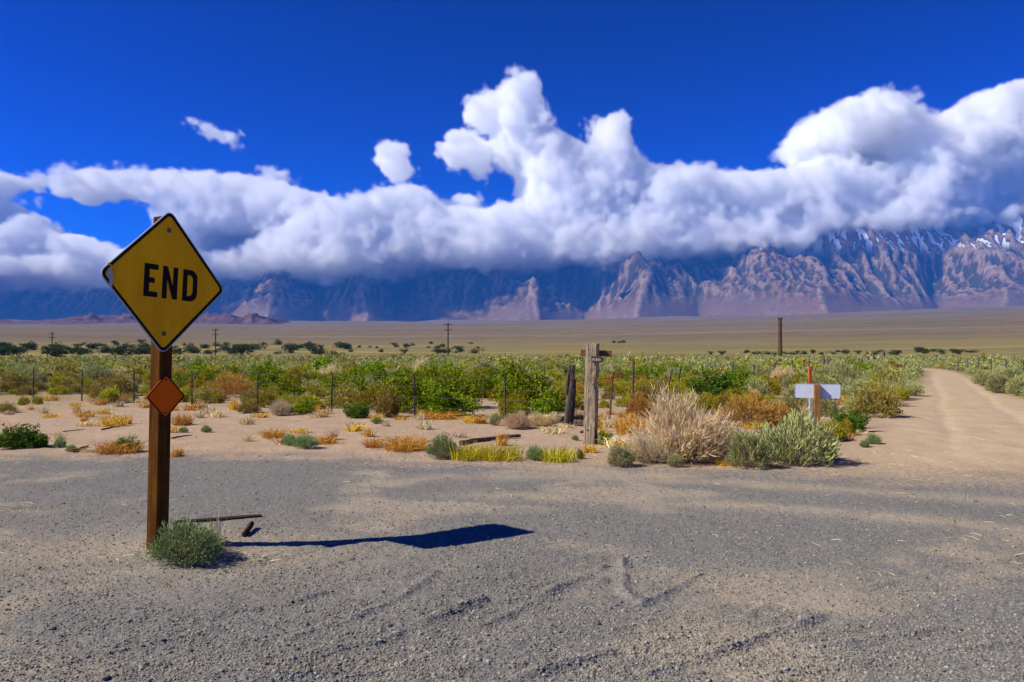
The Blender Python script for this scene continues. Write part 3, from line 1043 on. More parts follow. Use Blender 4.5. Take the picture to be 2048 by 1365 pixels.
at('rabbitbrush', 'rabbitbrush', 1686, 868, 40, 34, 'small yellowish bush tucked between the two bushes right of the white board', variant=3)
at('bluesage', 'sagebrush', 1728, 893, 24, 16, 'left one of two tiny blue-green bushes beside the dirt road mouth', variant=0)
at('bluesage', 'sagebrush', 1746, 887, 32, 22, 'right one of two tiny blue-green bushes beside the dirt road mouth', variant=1)
at('palebush', 'dry_shrub', 1754, 823, 48, 28, 'whitish dry tuft at the left edge of the dirt road', variant=0)
at('sagebrush', 'sagebrush', 1770, 808, 66, 42, 'grey-green sagebrush behind the whitish dry tuft by the road', variant=1)
at('rabbitbrush', 'rabbitbrush', 1802, 800, 34, 28, 'yellowish bush at the left verge between grey-green sagebrushes', variant=0)
at('sagebrush', 'sagebrush', 1826, 792, 42, 34, 'grey-green sagebrush casting its shadow on the left wheel track', variant=2)
at('darkbush', 'greasewood', 714, 836, 58, 40, 'rounded dark green bush standing before the fence, sixth gap', variant=1)
at('greasewood', 'greasewood', 606, 828, 56, 36, 'bright green bush standing before the fence, fifth gap', variant=2)
at('palebush', 'dry_shrub', 562, 830, 48, 34, 'pale bleached twig ball left of the bright green fence bush', variant=3)
at('olivebush', 'dry_shrub', 494, 826, 54, 28, 'olive and straw bush around the fifth steel fence post', variant=2)
at('rabbitbrush', 'rabbitbrush', 218, 806, 62, 36, 'yellow-green bush between the second and third steel fence posts', variant=1)
at('olivebush', 'dry_shrub', 775, 834, 66, 60, 'brown and green bush left of the seventh steel fence post', variant=3)
at('sagebrush', 'sagebrush', 990, 850, 28, 28, 'small grey-green bush before the last steel fence post', variant=3)
at('drybush', 'dry_shrub', 1035, 856, 74, 36, 'straw ball of dry brush at the foot of the last steel fence post', variant=1)
at('drybush', 'dry_shrub', 1085, 852, 62, 34, 'orange straw brush left of the leaning corner post', variant=2)
at('greasewood', 'greasewood', 1096, 838, 70, 68, 'tall green and rusty bush behind the leaning corner post', variant=3)
at('darkbush', 'greasewood', 1425, 800, 130, 60, 'broad dark green bush behind the huge dry bush', variant=2)
at('greasewood', 'greasewood', 1650, 782, 70, 44, 'bright green bush above the right end of the white board', variant=1)

grass(236, 905, 130, 30, 'wide straw-coloured grass patch around the dark green bush by the sign', n=420)
grass(228, 850, 86, 26, 'golden dry grass tuft left of the sign post on open dirt', n=220)
grass(366, 850, 60, 28, 'golden dry grass tuft right behind the sign post, below the red marker', n=220)
grass(355, 912, 44, 22, 'low golden grass at the right side of the sign post', n=140)
grass(548, 875, 74, 20, 'flat golden grass patch left behind the pair of round bushes', n=240)
grass(652, 886, 66, 20, 'flat golden grass patch right of the pair of round bushes', n=240)
grass(748, 895, 56, 22, 'sparse grass tuft with a green tip, left of the wide golden patch', n=150)
grass(812, 900, 130, 34, 'wide golden dry grass patch left of the round blue-green bush', n=520)
grass(850, 858, 46, 24, 'pale upright dry tuft on bare dirt below the seventh fence post', 'pale_dry', n=120)
grass(640, 818, 40, 18, 'short pale grass around the sixth steel fence post', n=120)
grass(400, 818, 40, 20, 'pale grass at the fourth steel fence post', n=120)
grass(468, 820, 30, 26, 'tall pale grass left of the fifth steel fence post', n=110)
grass(880, 838, 110, 20, 'straw grass mat along the fence right of the seventh post', n=340)
grass(945, 845, 70, 18, 'straw grass mat before the last steel fence post', n=220)
grass(100, 800, 50, 14, 'thin straw grass between the first and second fence posts', n=120)
grass(240, 802, 40, 18, 'straw tuft at the third steel fence post', n=120)
grass(940, 917, 84, 36, 'lime yellow grass strip, left part, beside the round blue-green bush', 'lime', n=420, droop=0.1, base=0.95)
grass(1005, 919, 84, 36, 'lime yellow grass strip, middle part, below the fallen log', 'lime', n=420, droop=0.1, base=0.95)
grass(1115, 921, 76, 34, 'lime yellow grass strip, right part, right of the small blue-green bush', 'lime', n=380, droop=0.1, base=0.95)
grass(1180, 905, 46, 22, 'straw grass around the foot of the big weathered timber post', n=150)
grass(1262, 868, 96, 44, 'rank straw grass between the timber post and the huge dry bush', n=380)
grass(1282, 912, 70, 40, 'golden grass under the left side of the huge dry bush', n=260)
grass(1580, 800, 60, 20, 'rusty grass left under the white board', 'gold', n=160)
grass(1688, 806, 46, 20, 'rusty grass right under the white board', 'gold', n=160)
grass(1612, 836, 50, 34, 'pale straw tuft at the left foot of the white board post', 'straw', n=180)
grass(1450, 930, 60, 18, 'straw litter between the huge dry bush and the sagebrush', n=150)


ORD = ['', 'first', 'second', 'third', 'fourth', 'fifth', 'sixth', 'seventh', 'eighth', 'ninth', 'tenth', 'eleventh', 'twelfth']


def nth(i):
    return ORD[i] if i < len(ORD) else '%d%s' % (i, 'th' if 10 <= i % 100 <= 20 else {1: 'st', 2: 'nd', 3: 'rd'}.get(i % 10, 'th'))


# small grass tufts dotted over the dirt strip
gr = random.Random(77)
SMALL = [tuft(900 + i, 0.5, 0.42, 90, 0.03, 0.35, base=0.6).mesh('grass_tuft', M[['gold', 'straw', 'gold', 'pale_dry'][i]]) for i in range(4)]
cnt = 0
dots = []
while cnt < 110:
    x, y = gr.uniform(-13.5, 9.0), gr.uniform(12.6, 28.0)
    fy_ = 17.6 - 0.577 * (x - 1.26) if x < 1.26 else (20.0 if x < 9 else 0)
    if y > fy_ + 0.6 or y < float(lot_edge(x)) + 0.6 or abs(x / y) > 0.66 or float(road_mask(np.array([x]), np.array([y]))[0]) > 0.05:
        continue
    if gr.random() > 0.35 + 0.65 * (y > fy_ - 1.6):
        continue
    o = link(bpy.data.objects.new('grass_tuft', SMALL[cnt % 4]))
    w = gr.uniform(0.25, 0.75)
    o.location = (x, y, hz(x, y))
    o.rotation_euler = (0, 0, gr.uniform(0, 6.28))
    o.scale = (w, w, gr.uniform(0.25, 0.7))
    dots.append((1024 + F * x / y, o, ['golden', 'straw', 'golden', 'bleached'][cnt % 4]))
    cnt += 1
for i, (px, o, look) in enumerate(sorted(dots, key=lambda d: d[0])):
    tag(o, 'small %s dry tuft on the dirt before the fences, %s from the left' % (look, nth(i + 1)), 'grass', 'small dry tufts on the dirt strip')


# ------------------------------------------------------------------ the scrub field behind the fence
def fence_y(x):
    """Near edge of the scrub, along the wire fences."""
    return np.where(x < 1.26, 17.6 - 0.577 * (x - 1.26), np.interp(x, [1.26, 2.4, 3.7, 6.0, 7.5, 9.5], [17.6, 18.6, 19.5, 18.0, 19.0, 17.0]))


def scatter_scrub():
    r = np.random.default_rng(77)
    spots = []
    cell = {}

    def free(x, y, s):
        kx, ky = int(x // 2), int(y // 2)
        for i in (-1, 0, 1):
            for j in (-1, 0, 1):
                for (a, b, c) in cell.get((kx + i, ky + j), ()):
                    if (a - x) ** 2 + (b - y) ** 2 < (0.40 * (s + c)) ** 2:
                        return False
        return True
    n = 26000
    Ds = np.sqrt(r.uniform(17.0 ** 2, 170.0 ** 2, n))
    an = np.radians(r.uniform(-36, 36, n))
    X, Y = Ds * np.sin(an), Ds * np.cos(an)
    rm = road_mask(X, Y)
    bend = np.where(Y > 62, (Y - 62) ** 2 * 0.006, 0.0)
    mid = 0.52 * Y + 1.3 - bend
    half = 0.017 * Y * 0 + 2.1 + np.clip(17 - Y, 0, 9)
    band = perlin(X * 0.07, Y * 0.07, 140)
    dens = sstep(-0.45, 0.2, perlin(X * 0.16, Y * 0.16, 143))
    for i in range(n):
        x, y = X[i], Y[i]
        right_side = x > mid[i]
        if abs(x - mid[i]) < half[i] or rm[i] > 0.08:
            continue
        if not right_side and y < fence_y(x) + 0.5:
            continue
        if right_side and y < 24:
            continue
        if 1.0 < x < 9.5 and y < 22 and r.random() < 0.5:
            continue
        if r.random() > 0.30 + 0.70 * dens[i]:
            continue
        D = Ds[i]
        s = r.lognormal(-0.05, 0.38) * (1.2 if D < 45 else 1.05)
        edge_left = (not right_side) and abs(x - mid[i]) < 5.5
        q = r.random()
        b = band[i] + 0.35 * (r.random() - 0.5)
        if right_side or edge_left:
            kind = 'sagebrush' if q < 0.76 else 'olivebush'
        elif D < 42:
            kind = 'greasewood' if q < 0.34 + b else ('rabbitbrush' if q < 0.64 + b * 0.5 else ('olivebush' if q < 0.82 else ('rustbush' if q < 0.89 else ('drybush' if q < 0.94 else 'sagebrush'))))
        elif D < 75:
            kind = 'rabbitbrush' if q < 0.26 + b * 0.6 else ('greasewood' if q < 0.38 + b * 0.6 else ('sagebrush' if q < 0.66 else ('olivebush' if q < 0.93 else 'drybush')))
        else:
            kind = 'sagebrush' if q < 0.44 - 0.3 * b else ('rabbitbrush' if q < 0.47 else 'olivebush')
        if kind == 'greasewood' and 1.5 < x < 15 and y < 38:
            kind = 'rabbitbrush' if q < 0.5 else 'olivebush'
            s *= 0.75
        if kind == 'greasewood':
            s *= 1.25 if D > 42 else 1.5
        s = min(max(s, 0.5), 2.0)
        if not free(x, y, s):
            continue
        cell.setdefault((int(x // 2), int(y // 2)), []).append((x, y, s))
        spots.append((D, x, y, s, kind, right_side))
    spots.sort()
    return spots


SPOTS = scatter_scrub()
NAMES = {'sagebrush': ('sagebrush', 'grey-green'), 'greasewood': ('greasewood', 'bright green'), 'rabbitbrush': ('rabbitbrush', 'yellow-green'),
         'olivebush': ('dry_shrub', 'olive brown'), 'rustbush': ('dry_shrub', 'rusty orange'),
         'drybush': ('dry_shrub', 'straw-coloured'), 'palebush': ('dry_shrub', 'bleached pale')}
SECTORS = [(68, 'left of the first steel post'), (165, 'between first and second steel posts'), (269, 'between second and third steel posts'), (385, 'between third and fourth steel posts'),
           (516, 'between fourth and fifth steel posts'), (664, 'between fifth and sixth steel posts'), (830, 'between sixth and seventh steel posts'), (1010, 'between seventh and last steel posts'),
           (1138, 'between last steel post and corner post'), (1185, 'between corner post and timber post'), (1266, 'just right of the timber post'), (1462, 'behind the huge dry bush'),
           (1594, 'behind the orange-brown bush'), (1677, 'behind the white board'), (9999, 'along the left side of the dirt road')]
rank = {}
made = {}
rest = []
for (D, x, y, s, kind, right) in SPOTS:
    c = made.get(NAMES[kind][0], 0)
    if c >= 150 or abs(x / y) > 0.70 or D > 62:
        rest.append((D, x, y, s, kind))
        continue
    made[NAMES[kind][0]] = c + 1
    nm, look = NAMES[kind]
    px = 1024 + F * x / y
    where = next(w for lim, w in SECTORS if px < lim) if not right else 'right of the dirt road'
    rank[(look, where)] = rank.get((look, where), 0) + 1
    h = s * KINDS[kind][1]['H'] * random.uniform(0.8, 1.15) * 1.05
    fo, tw = shrub_meshes(kind, random.randrange(4))
    o = link(bpy.data.objects.new(nm, fo))
    o.location = (x, y, hz(x, y) - 0.02)
    o.rotation_euler = (0, 0, random.uniform(0, 6.28))
    o.scale = (s, s, h / KINDS[kind][1]['H'])
    tag(o, '%s bush %s, %s nearest there' % (look, where, nth(rank[(look, where)])), 'bush', look + ' bushes of the scrub field')

# farther shrubs: one mass
LOD = {}
for kind in NAMES:
    for v in range(4):
        kw = dict(KINDS[kind][1])
        for tier, (st, lv, sc) in enumerate(((60, 5, 2.1), (22, 5, 3.2))):
            kw2 = dict(kw, lift=0.1, spread=0.85, stems=st, leaves=lv, ll=kw['ll'] * sc, lw=kw['lw'] * sc * (1.3 if tier == 0 else 2.2))
            LOD[(kind, v, tier)] = shrub(500 + v * 13 + len(kind), **kw2)[0].arrays()


def mass(name, items, label):
    by_mat = {}
    for (D, x, y, s, kind) in items:
        by_mat.setdefault(KINDS[kind][0], []).append((D, x, y, s, kind))
    allv, allq, allt, allr, mi, base = [], [], [], [], [], 0
    mats = sorted(by_mat)
    r = np.random.default_rng(9)
    for k, mname in enumerate(mats):
        for (D, x, y, s, kind) in by_mat[mname]:
            v, q, t = LOD[(kind, r.integers(4), 0 if D < 105 else 1)]
            a = r.uniform(0, 6.28)
            c, sn = math.cos(a), math.sin(a)
            w = np.stack([v[:, 0] * c - v[:, 1] * sn, v[:, 0] * sn + v[:, 1] * c, v[:, 2] * r.uniform(0.85, 1.15)], 1) * s
            w += np.array([x, y, 0.0])
            w[:, 2] += ZC[(x, y)]
            allv.append(w)
            allq.append(q + base)
            allt.append(t)
            allr.append(np.full(len(v), r.random() - 0.5))
            mi.append(np.full(len(q), k, np.int32))
            base += len(v)
    me = np_mesh(name, np.concatenate(allv), [np.concatenate(allq)], None, {'tint': np.concatenate(allt), 'var': np.concatenate(allr)})
    for mname in mats:
        me.materials.append(M[mname])
    me.polygons.foreach_set('material_index', np.concatenate(mi))
    return tag(link(bpy.data.objects.new(name, me)), label, kind='stuff')


r_ = np.random.default_rng(31)
extra = []
n = 2600
Ds = np.exp(r_.uniform(math.log(150), math.log(480), n))
an = np.radians(r_.uniform(-35.5, 35.5, n))
for D, a, q, s in zip(Ds, an, r_.random(n), r_.lognormal(0.2, 0.35, n)):
    x, y = D * math.sin(a), D * math.cos(a)
    extra.append((D, x, y, s * (0.85 if D < 220 else 0.6), 'sagebrush' if q < 0.42 else ('olivebush' if q < 0.95 else 'greasewood')))
items = rest + extra
zz = height(np.array([i[1] for i in items]), np.array([i[2] for i in items]))
ZC = {(i[1], i[2]): z - 0.02 for i, z in zip(items, zz)}
mass('distant_scrub', items, 'mass of small desert shrubs covering the valley floor')


# ------------------------------------------------------------------ trees along the valley
def tree_proto(seed, H=6.0, R=3.2):
    r = np.random.default_rng(seed)
    fo = Veg()
    n = 9
    cen = np.stack([r.normal(0, R * 0.42, n), r.normal(0, R * 0.42, n), H * r.uniform(0.06, 0.6, n)], 1)
    rad = R * r.uniform(0.38, 0.6, n)
    for c, q in zip(cen, rad):
        m = 70
        d = unit(r.normal(size=(m, 3)))
        p = c + d * q * r.uniform(0.45, 1.0, (m, 1)) * np.array([1, 1, 0.8])
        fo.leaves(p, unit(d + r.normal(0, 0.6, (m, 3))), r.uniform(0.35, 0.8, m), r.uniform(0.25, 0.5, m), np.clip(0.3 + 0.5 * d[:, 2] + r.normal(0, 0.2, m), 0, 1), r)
    crown = fo.mesh('crown', M['far_tree'])
    b = MB()
    rr = random.Random(seed)
    b.tube([(0, 0, -0.3), (0.05, 0.02, H * 0.25), (0.1, -0.1, H * 0.55)], [0.22, 0.17, 0.08], 7)
    for c in cen[:5]:
        b.tube([(0.05, 0.0, H * 0.22), tuple(c * 0.6 + np.array([0, 0, 0.1 * H])), tuple(c)], [0.11, 0.07, 0.03], 5)
    me = bpy.data.meshes.new('trunk')
    me.from_pydata(b.v, [], b.f)
    me.materials.append(M['bark'])
    return crown, me


PROTO = [tree_proto(60 + i, H=random.uniform(4.6, 6.4), R=random.uniform(2.6, 4.0)) for i in range(5)]


def tree(x, y, s, label, group=None):
    crown, trunk = random.choice(PROTO)
    t = empty('valley_tree', (x, y, hz(x, y) - 0.5 * s), random.uniform(0, 6.28))
    t.scale = (s * random.uniform(0.95, 1.5), s * random.uniform(0.95, 1.5), s * random.uniform(0.75, 1.15))
    link(bpy.data.objects.new('crown', crown), t)
    link(bpy.data.objects.new('trunk', trunk), t)
    return tag(t, label, 'tree', group)


def px_at(px, D):
    u = (px - 1024.0) / F
    y = D / math.sqrt(1 + u * u)
    return u * y, y


rt = random.Random(8)
belt = []
for i in range(150):
    px = -20 + 980 * rt.random() ** 1.35
    x, y = px_at(px, rt.choice([rt.uniform(430, 560), rt.uniform(620, 900), rt.uniform(620, 780)]))
    belt.append((px, x, y, rt.uniform(0.5, 1.25) * (1.1 if px < 700 else 0.8)))
for i, (px, x, y, q) in enumerate(sorted(belt)):
    tree(x, y, q, 'dark green tree in the belt across the left valley, %s from the left' % nth(i + 1), 'trees of the left valley belt')
strip = []
for i in range(46):
    px = rt.uniform(1420, 1960)
    x, y = px_at(px, rt.uniform(430, 560))
    strip.append((px, x, y, rt.uniform(0.35, 0.62)))
for i, (px, x, y, q) in enumerate(sorted(strip)):
    tree(x, y, q, 'low dark tree in the strip beyond the dirt road, %s from the left' % nth(i + 1), 'trees of the right valley strip')
for px, D, s, lab in [(228, 950, 1.35, 'lone dark tree on the far fan just left of the END sign'), (281, 950, 1.25, 'lone dark tree on the far fan, mostly behind the END sign'),
                      (1838, 520, 0.95, 'rounded dark tree above the green strip by the dirt road'), (104, 300, 0.95, 'dark bushy tree at the foot of the leftmost power pole'),
                      (1228, 900, 0.7, 'left of three dark trees on the fan, right of the timber post'), (1237, 905, 0.75, 'middle one of three dark trees on the fan right of the timber post'),
                      (1246, 900, 0.7, 'right one of three dark trees on the fan right of the timber post')]:
    x, y = px_at(px, D)
    tree(x, y, s, lab)


# ------------------------------------------------------------------ the END sign
M['post_wood'] = wood_mat('stained_post_wood', (0.038, 0.012, 0.0015), (0.18, 0.066, 0.008), (26, 26, 1.8), 0.7, 0.35)
M['grey_wood'] = wood_mat('weathered_timber', (0.31, 0.225, 0.125), (0.60, 0.46, 0.28), (34, 34, 1.6), 0.9, 0.9, crack=(0.05, 0.035, 0.025))
M['old_wood'] = wood_mat('old_dark_wood', (0.085, 0.06, 0.045), (0.22, 0.165, 0.12), (28, 28, 2.2), 0.9, 0.9, crack=(0.02, 0.015, 0.012))
M['brown_post'] = wood_mat('brown_post_wood', (0.20, 0.09, 0.025), (0.42, 0.22, 0.07), (30, 30, 1.6), 0.8, 0.5, crack=(0.06, 0.03, 0.012))
M['plank_red'] = wood_mat('red_brown_plank', (0.12, 0.05, 0.035), (0.23, 0.11, 0.08), (3, 30, 30), 0.8, 0.4)
M['plank_dark'] = wood_mat('dark_plank', (0.05, 0.035, 0.028), (0.11, 0.075, 0.055), (3, 30, 30), 0.8, 0.4)
M['driftwood'] = wood_mat('dry_wood', (0.035, 0.016, 0.009), (0.13, 0.065, 0.038), (3, 26, 26), 0.9, 0.6)
M['sign_black'] = plain('sign_black', (0.012, 0.010, 0.008), 0.8, 0.08)
M['sign_edge'] = plain('sign_aluminium', (0.42, 0.42, 0.38), 0.6, 0.2, 0.0)
M['bolt'] = plain('bolt_steel', (0.14, 0.11, 0.08), 0.7, 0.1, 0.0)
M['red_panel'] = plain('faded_red_sheet', (0.85, 0.125, 0.004), 0.8, 0.08, 0.0, 0.08, 8)
M['red_border'] = plain('dark_red_border', (0.10, 0.012, 0.008), 0.8, 0.08)
M['white_board'] = plain('board_back', (0.60, 0.66, 0.70), 0.5, 0.4, 0.0, 0.05, 5)
M['marker_red'] = plain('marker_red', (0.85, 0.12, 0.01), 0.5, 0.3, 0.0, 0.15)
M['marker_white'] = plain('marker_white', (0.72, 0.72, 0.70), 0.5, 0.3)
M['pale_print'] = plain('worn_print', (0.42, 0.36, 0.28), 0.8, 0.1)
k = NT('sign_yellow')
nn = k.noise(k.map(k.obj(), (5, 5, 1.4)), 1.0, 6, 0.65)
n2 = k.noise(k.obj(), 2.2, 3)
cc = k.mix(k.rng(nn, 0.4, 0.65), (1.0, 0.46, 0.001), (0.84, 0.35, 0.001))
cc = k.mix(k.rng(n2, 0.45, 0.75, 0, 0.35), cc, (0.66, 0.29, 0.008))
M['sign_yellow'] = k.done(k.bsdf(cc, 0.7, 0.12))
k = NT('tpost_steel')
nn = k.noise(k.map(k.obj(), (6, 6, 5)), 1.0, 4)
M['tpost'] = k.done(k.bsdf(k.mix(k.rng(nn, 0.4, 0.6), (0.07, 0.05, 0.035), (0.25, 0.20, 0.14)), 0.75, 0.3))
M['wire'] = plain('fence_wire', (0.10, 0.08, 0.065), 0.6, 0.3, 0.6)
M['pole_wood'] = wood_mat('pole_wood', (0.07, 0.045, 0.03), (0.14, 0.09, 0.06), (12, 12, 0.6), 0.9, 0.3)
M['pole_brown'] = wood_mat('brown_pole_wood', (0.16, 0.08, 0.035), (0.28, 0.15, 0.07), (12, 12, 0.6), 0.9, 0.3)


def diamond(half, rad, seg=6):
    """Square stood on its corner, rounded."""
    pts = []
    c = half - rad * math.sqrt(2)
    for q in range(4):
        a0 = math.pi / 2 * q
        cx, cz = c * math.cos(a0), c * math.sin(a0)
        for i in range(seg + 1):
            t = a0 - math.pi / 4 + math.pi / 2 * i / seg
            pts.append((cx + rad * math.cos(t), cz + rad * math.sin(t)))
    return pts


def bolt(parent, x, z, y, r=0.011):
    b = MB()
    b.prism([(x + r * 1.9 * math.cos(t * math.pi / 6), z + r * 1.9 * math.sin(t * math.pi / 6)) for t in range(12)], y - 0.002, y + 0.004)
    b.prism([(x + r * math.cos(t * math.pi / 3), z + r * math.sin(t * math.pi / 3)) for t in range(6)], y - 0.012, y)
    return b.build('bolt', M['bolt'], parent)


def end_sign():
    bx, by = ground_at(317, 1100)
    A = math.radians(61.0)
    root = empty('end_sign', (bx, by, hz(bx, by) - 0.02), A)
    root.rotation_euler = (math.radians(0.3), math.radians(0.75), A)
    tag(root, 'yellow diamond END sign with a small red diamond on a brown wooden post', 'road sign')
    # local X runs along the sign, local -Y faces the viewer
    wd = 0.118
    b = MB()
    b.box((0, 0, 1.235), (wd, wd, 2.93))
    b.build('post', M['post_wood'], root, 0.006)
    half = 0.585
    zc = 2.17
    pn = MB()
    pn.prism(diamond(half, 0.055), -0.0045, 0.0)
    panel = pn.build('yellow_panel', M['sign_yellow'], root)
    panel['label'] = 'yellow diamond panel reading END with a torn left corner'
    panel.location = (-0.018, -wd / 2 - 0.004, zc)
    panel.rotation_euler = (0, math.radians(2.0), 0)
    e = MB()
    e.ring(diamond(half + 0.002, 0.056), diamond(half - 0.008, 0.050), -0.008, 0.002)
    e.build('rim', M['sign_edge'], panel)
    e = MB()
    e.ring(diamond(half - 0.0085, 0.050), diamond(half - 0.040, 0.034), -0.0068, -0.0052)
    e.build('border', M['sign_black'], panel)
    y0, y1 = -0.0068, -0.0047
    hgt, st = 0.262, 0.047
    z0 = -hgt / 2 - 0.005
    b = MB()
    x = -0.205
    b.prism([(x, z0), (x + 0.125, z0), (x + 0.125, z0 + st * 0.9), (x + st, z0 + st * 0.9), (x + st, z0 + hgt * 0.5 - 0.019), (x + 0.095, z0 + hgt * 0.5 - 0.019),
             (x + 0.095, z0 + hgt * 0.5 + 0.022), (x + st, z0 + hgt * 0.5 + 0.022), (x + st, z0 + hgt - st * 0.9), (x + 0.125, z0 + hgt - st * 0.9), (x + 0.125, z0 + hgt), (x, z0 + hgt)], y0, y1)
    b.build('letter', M['sign_black'], panel)['label'] = 'black letter E'
    b = MB()
    x = -0.038
    w = 0.142
    b.prism([(x, z0), (x + st * 0.92, z0), (x + st * 0.92, z0 + hgt * 0.60), (x + w - st * 0.92, z0), (x + w, z0), (x + w, z0 + hgt), (x + w - st * 0.92, z0 + hgt),
             (x + w - st * 0.92, z0 + hgt * 0.40), (x + st * 0.92, z0 + hgt), (x, z0 + hgt)], y0, y1)
    b.build('letter', M['sign_black'], panel)['label'] = 'black letter N'
    b = MB()
    x = 0.155
    w = 0.143

    def dee(ins):
        a, c, lo, hi = x + ins, x + w - ins, z0 + ins, z0 + hgt - ins
        rr = 0.072 - ins * 0.75
        pts = [(a, lo), (c - rr, lo)]
        pts += [(c - rr + rr * math.sin(t), lo + rr * 1.0 - rr * math.cos(t)) for t in np.linspace(0.2, math.pi / 2, 7)]
        pts += [(c - rr + rr * math.cos(t), hi - rr + rr * math.sin(t)) for t in np.linspace(0, math.pi / 2 - 0.2, 7)]
        pts += [(c - rr, hi), (a, hi)]
        return pts
    b.ring(dee(0.0), dee(st * 0.92), y0, y1)
    b.build('letter', M['sign_black'], panel)['label'] = 'black letter D'
    bolt(panel, 0.0, 0.42, -0.0045)
    bolt(panel, 0.0, -0.42, -0.0045)
    b = MB()
    b.prism([(-0.522, -0.005), (-0.508, 0.045), (-0.488, 0.05), (-0.474, 0.0), (-0.470, -0.06), (-0.474, -0.118), (-0.496, -0.085), (-0.500, -0.04), (-0.515, -0.03)], -0.0076, -0.0069)
    b.build('torn_patch', M['sign_edge'], panel)['label'] = 'grey bare-metal patch where the yellow sheet is torn'
    b = MB()
    b.prism([(-0.505, 0.06), (-0.525, 0.06), (-0.512, 0.085), (-0.478, 0.058), (-0.452, 0.02), (-0.444, -0.05), (-0.462, -0.005), (-0.478, 0.045)], -0.0095, -0.0082)
    b.build('loose_flap', M['sign_yellow'], panel)['label'] = 'curled yellow edge of the torn sheet'
    # the red marker below
    mp = MB()
    mp.prism(diamond(0.183, 0.022), -0.004, 0.0)
    rp = mp.build('red_panel', M['red_panel'], root)
    rp['label'] = 'small blank red diamond below the yellow panel'
    rp.location = (0.0, -wd / 2 - 0.004, 1.245)
    e = MB()
    e.ring(diamond(0.1825, 0.022), diamond(0.166, 0.014), -0.006, -0.0045)
    e.build('border', M['red_border'], rp)
    bolt(rp, 0.0, 0.135, -0.004, 0.006)
    bolt(rp, 0.0, -0.135, -0.004, 0.006)


end_sign()


# ------------------------------------------------------------------ timber post with boards
def timber_post():
    x, y = ground_at(1180, 888)
    root = empty('timber_post', (x, y, hz(x, y) - 0.05), math.radians(-22))
    root.rotation_euler = (0, math.radians(1.6), math.radians(-22))
    tag(root, 'tall weathered square timber post with a plank and arrow board near its top', 'post')
    rr = random.Random(3)
    b = MB()
    rows = 22
    Hh = 1.80
    vs, fs = [], []
    prof = [(-0.5, -0.5), (-0.17, -0.52), (0.17, -0.49), (0.5, -0.5), (0.52, -0.16), (0.48, 0.17), (0.5, 0.5), (0.0, 0.5), (-0.5, 0.5), (-0.52, 0.0)]
    for i in range(rows + 1):
        z = Hh * i / rows
        sz = 0.205 * (1.0 - 0.06 * i / rows)
        for (a, c) in prof:
            j = 0.004 if i not in (0,) else 0.012
            zz = z + (rr.uniform(-0.012, 0.012) if i == rows else 0)
            chip = 0.03 if (i in (13, 14) and a > 0.4) else 0.0
            vs.append((a * sz + rr.uniform(-j, j) - chip, c * sz + rr.uniform(-j, j), zz))
    m = len(prof)
    for i in range(rows):
        for q in range(m):
            p = (q + 1) % m
            fs.append((i * m + q, i * m + p, (i + 1) * m + p, (i + 1) * m + q))
    fs.append(tuple(rows * m + q for q in range(m)))
    b.add(vs, fs)
    b.build('timber', M['grey_wood'], root, 0.004)
    b = MB()
    b.prism([(0.012 * math.cos(t * math.pi / 4) - 0.02, 0.30 + 0.016 * math.sin(t * math.pi / 4)) for t in range(8)], -0.1115, -0.1060)
    b.build('knot_hole', M['sign_black'], root)
    for (nx_, nz_) in ((-0.05, 1.70), (-0.03, 1.50), (0.055, 1.36), (0.04, 1.10), (-0.045, 1.22), (0.06, 1.22)):
        b = MB()
        b.prism([(nx_ + 0.007 * math.cos(t * math.pi / 3), nz_ + 0.007 * math.sin(t * math.pi / 3)) for t in range(6)], -0.112, -0.100)
        b.build('nail', M['sign_black'], root)
    b = MB()
    b.box((0.03, 0.125, 1.635), (0.56, 0.025, 0.105))
    b.build('plank', M['plank_red'], root, 0.004)['label'] = 'reddish plank nailed across the back of the post'
    b = MB()
    b.prism([(0.025, 1.475), (0.205, 1.475), (0.245, 1.527), (0.205, 1.58), (0.025, 1.58)], -0.150, -0.118)
    ar = b.build('arrow_board', M['plank_dark'], root, 0.003)
    ar['label'] = 'small dark arrow board pointing right, lettering worn away'
    for i, (xx, w) in enumerate(((0.05, 0.012), (0.075, 0.018), (0.105, 0.008), (0.125, 0.018), (0.155, 0.01), (0.178, 0.016))):
        b = MB()
        b.box((xx, -0.1515, 1.527 + 0.003 * (i % 2)), (w, 0.002, 0.05 - 0.006 * (i % 3)))
        b.build('worn_lettering', M['pale_print'], ar)


timber_post()


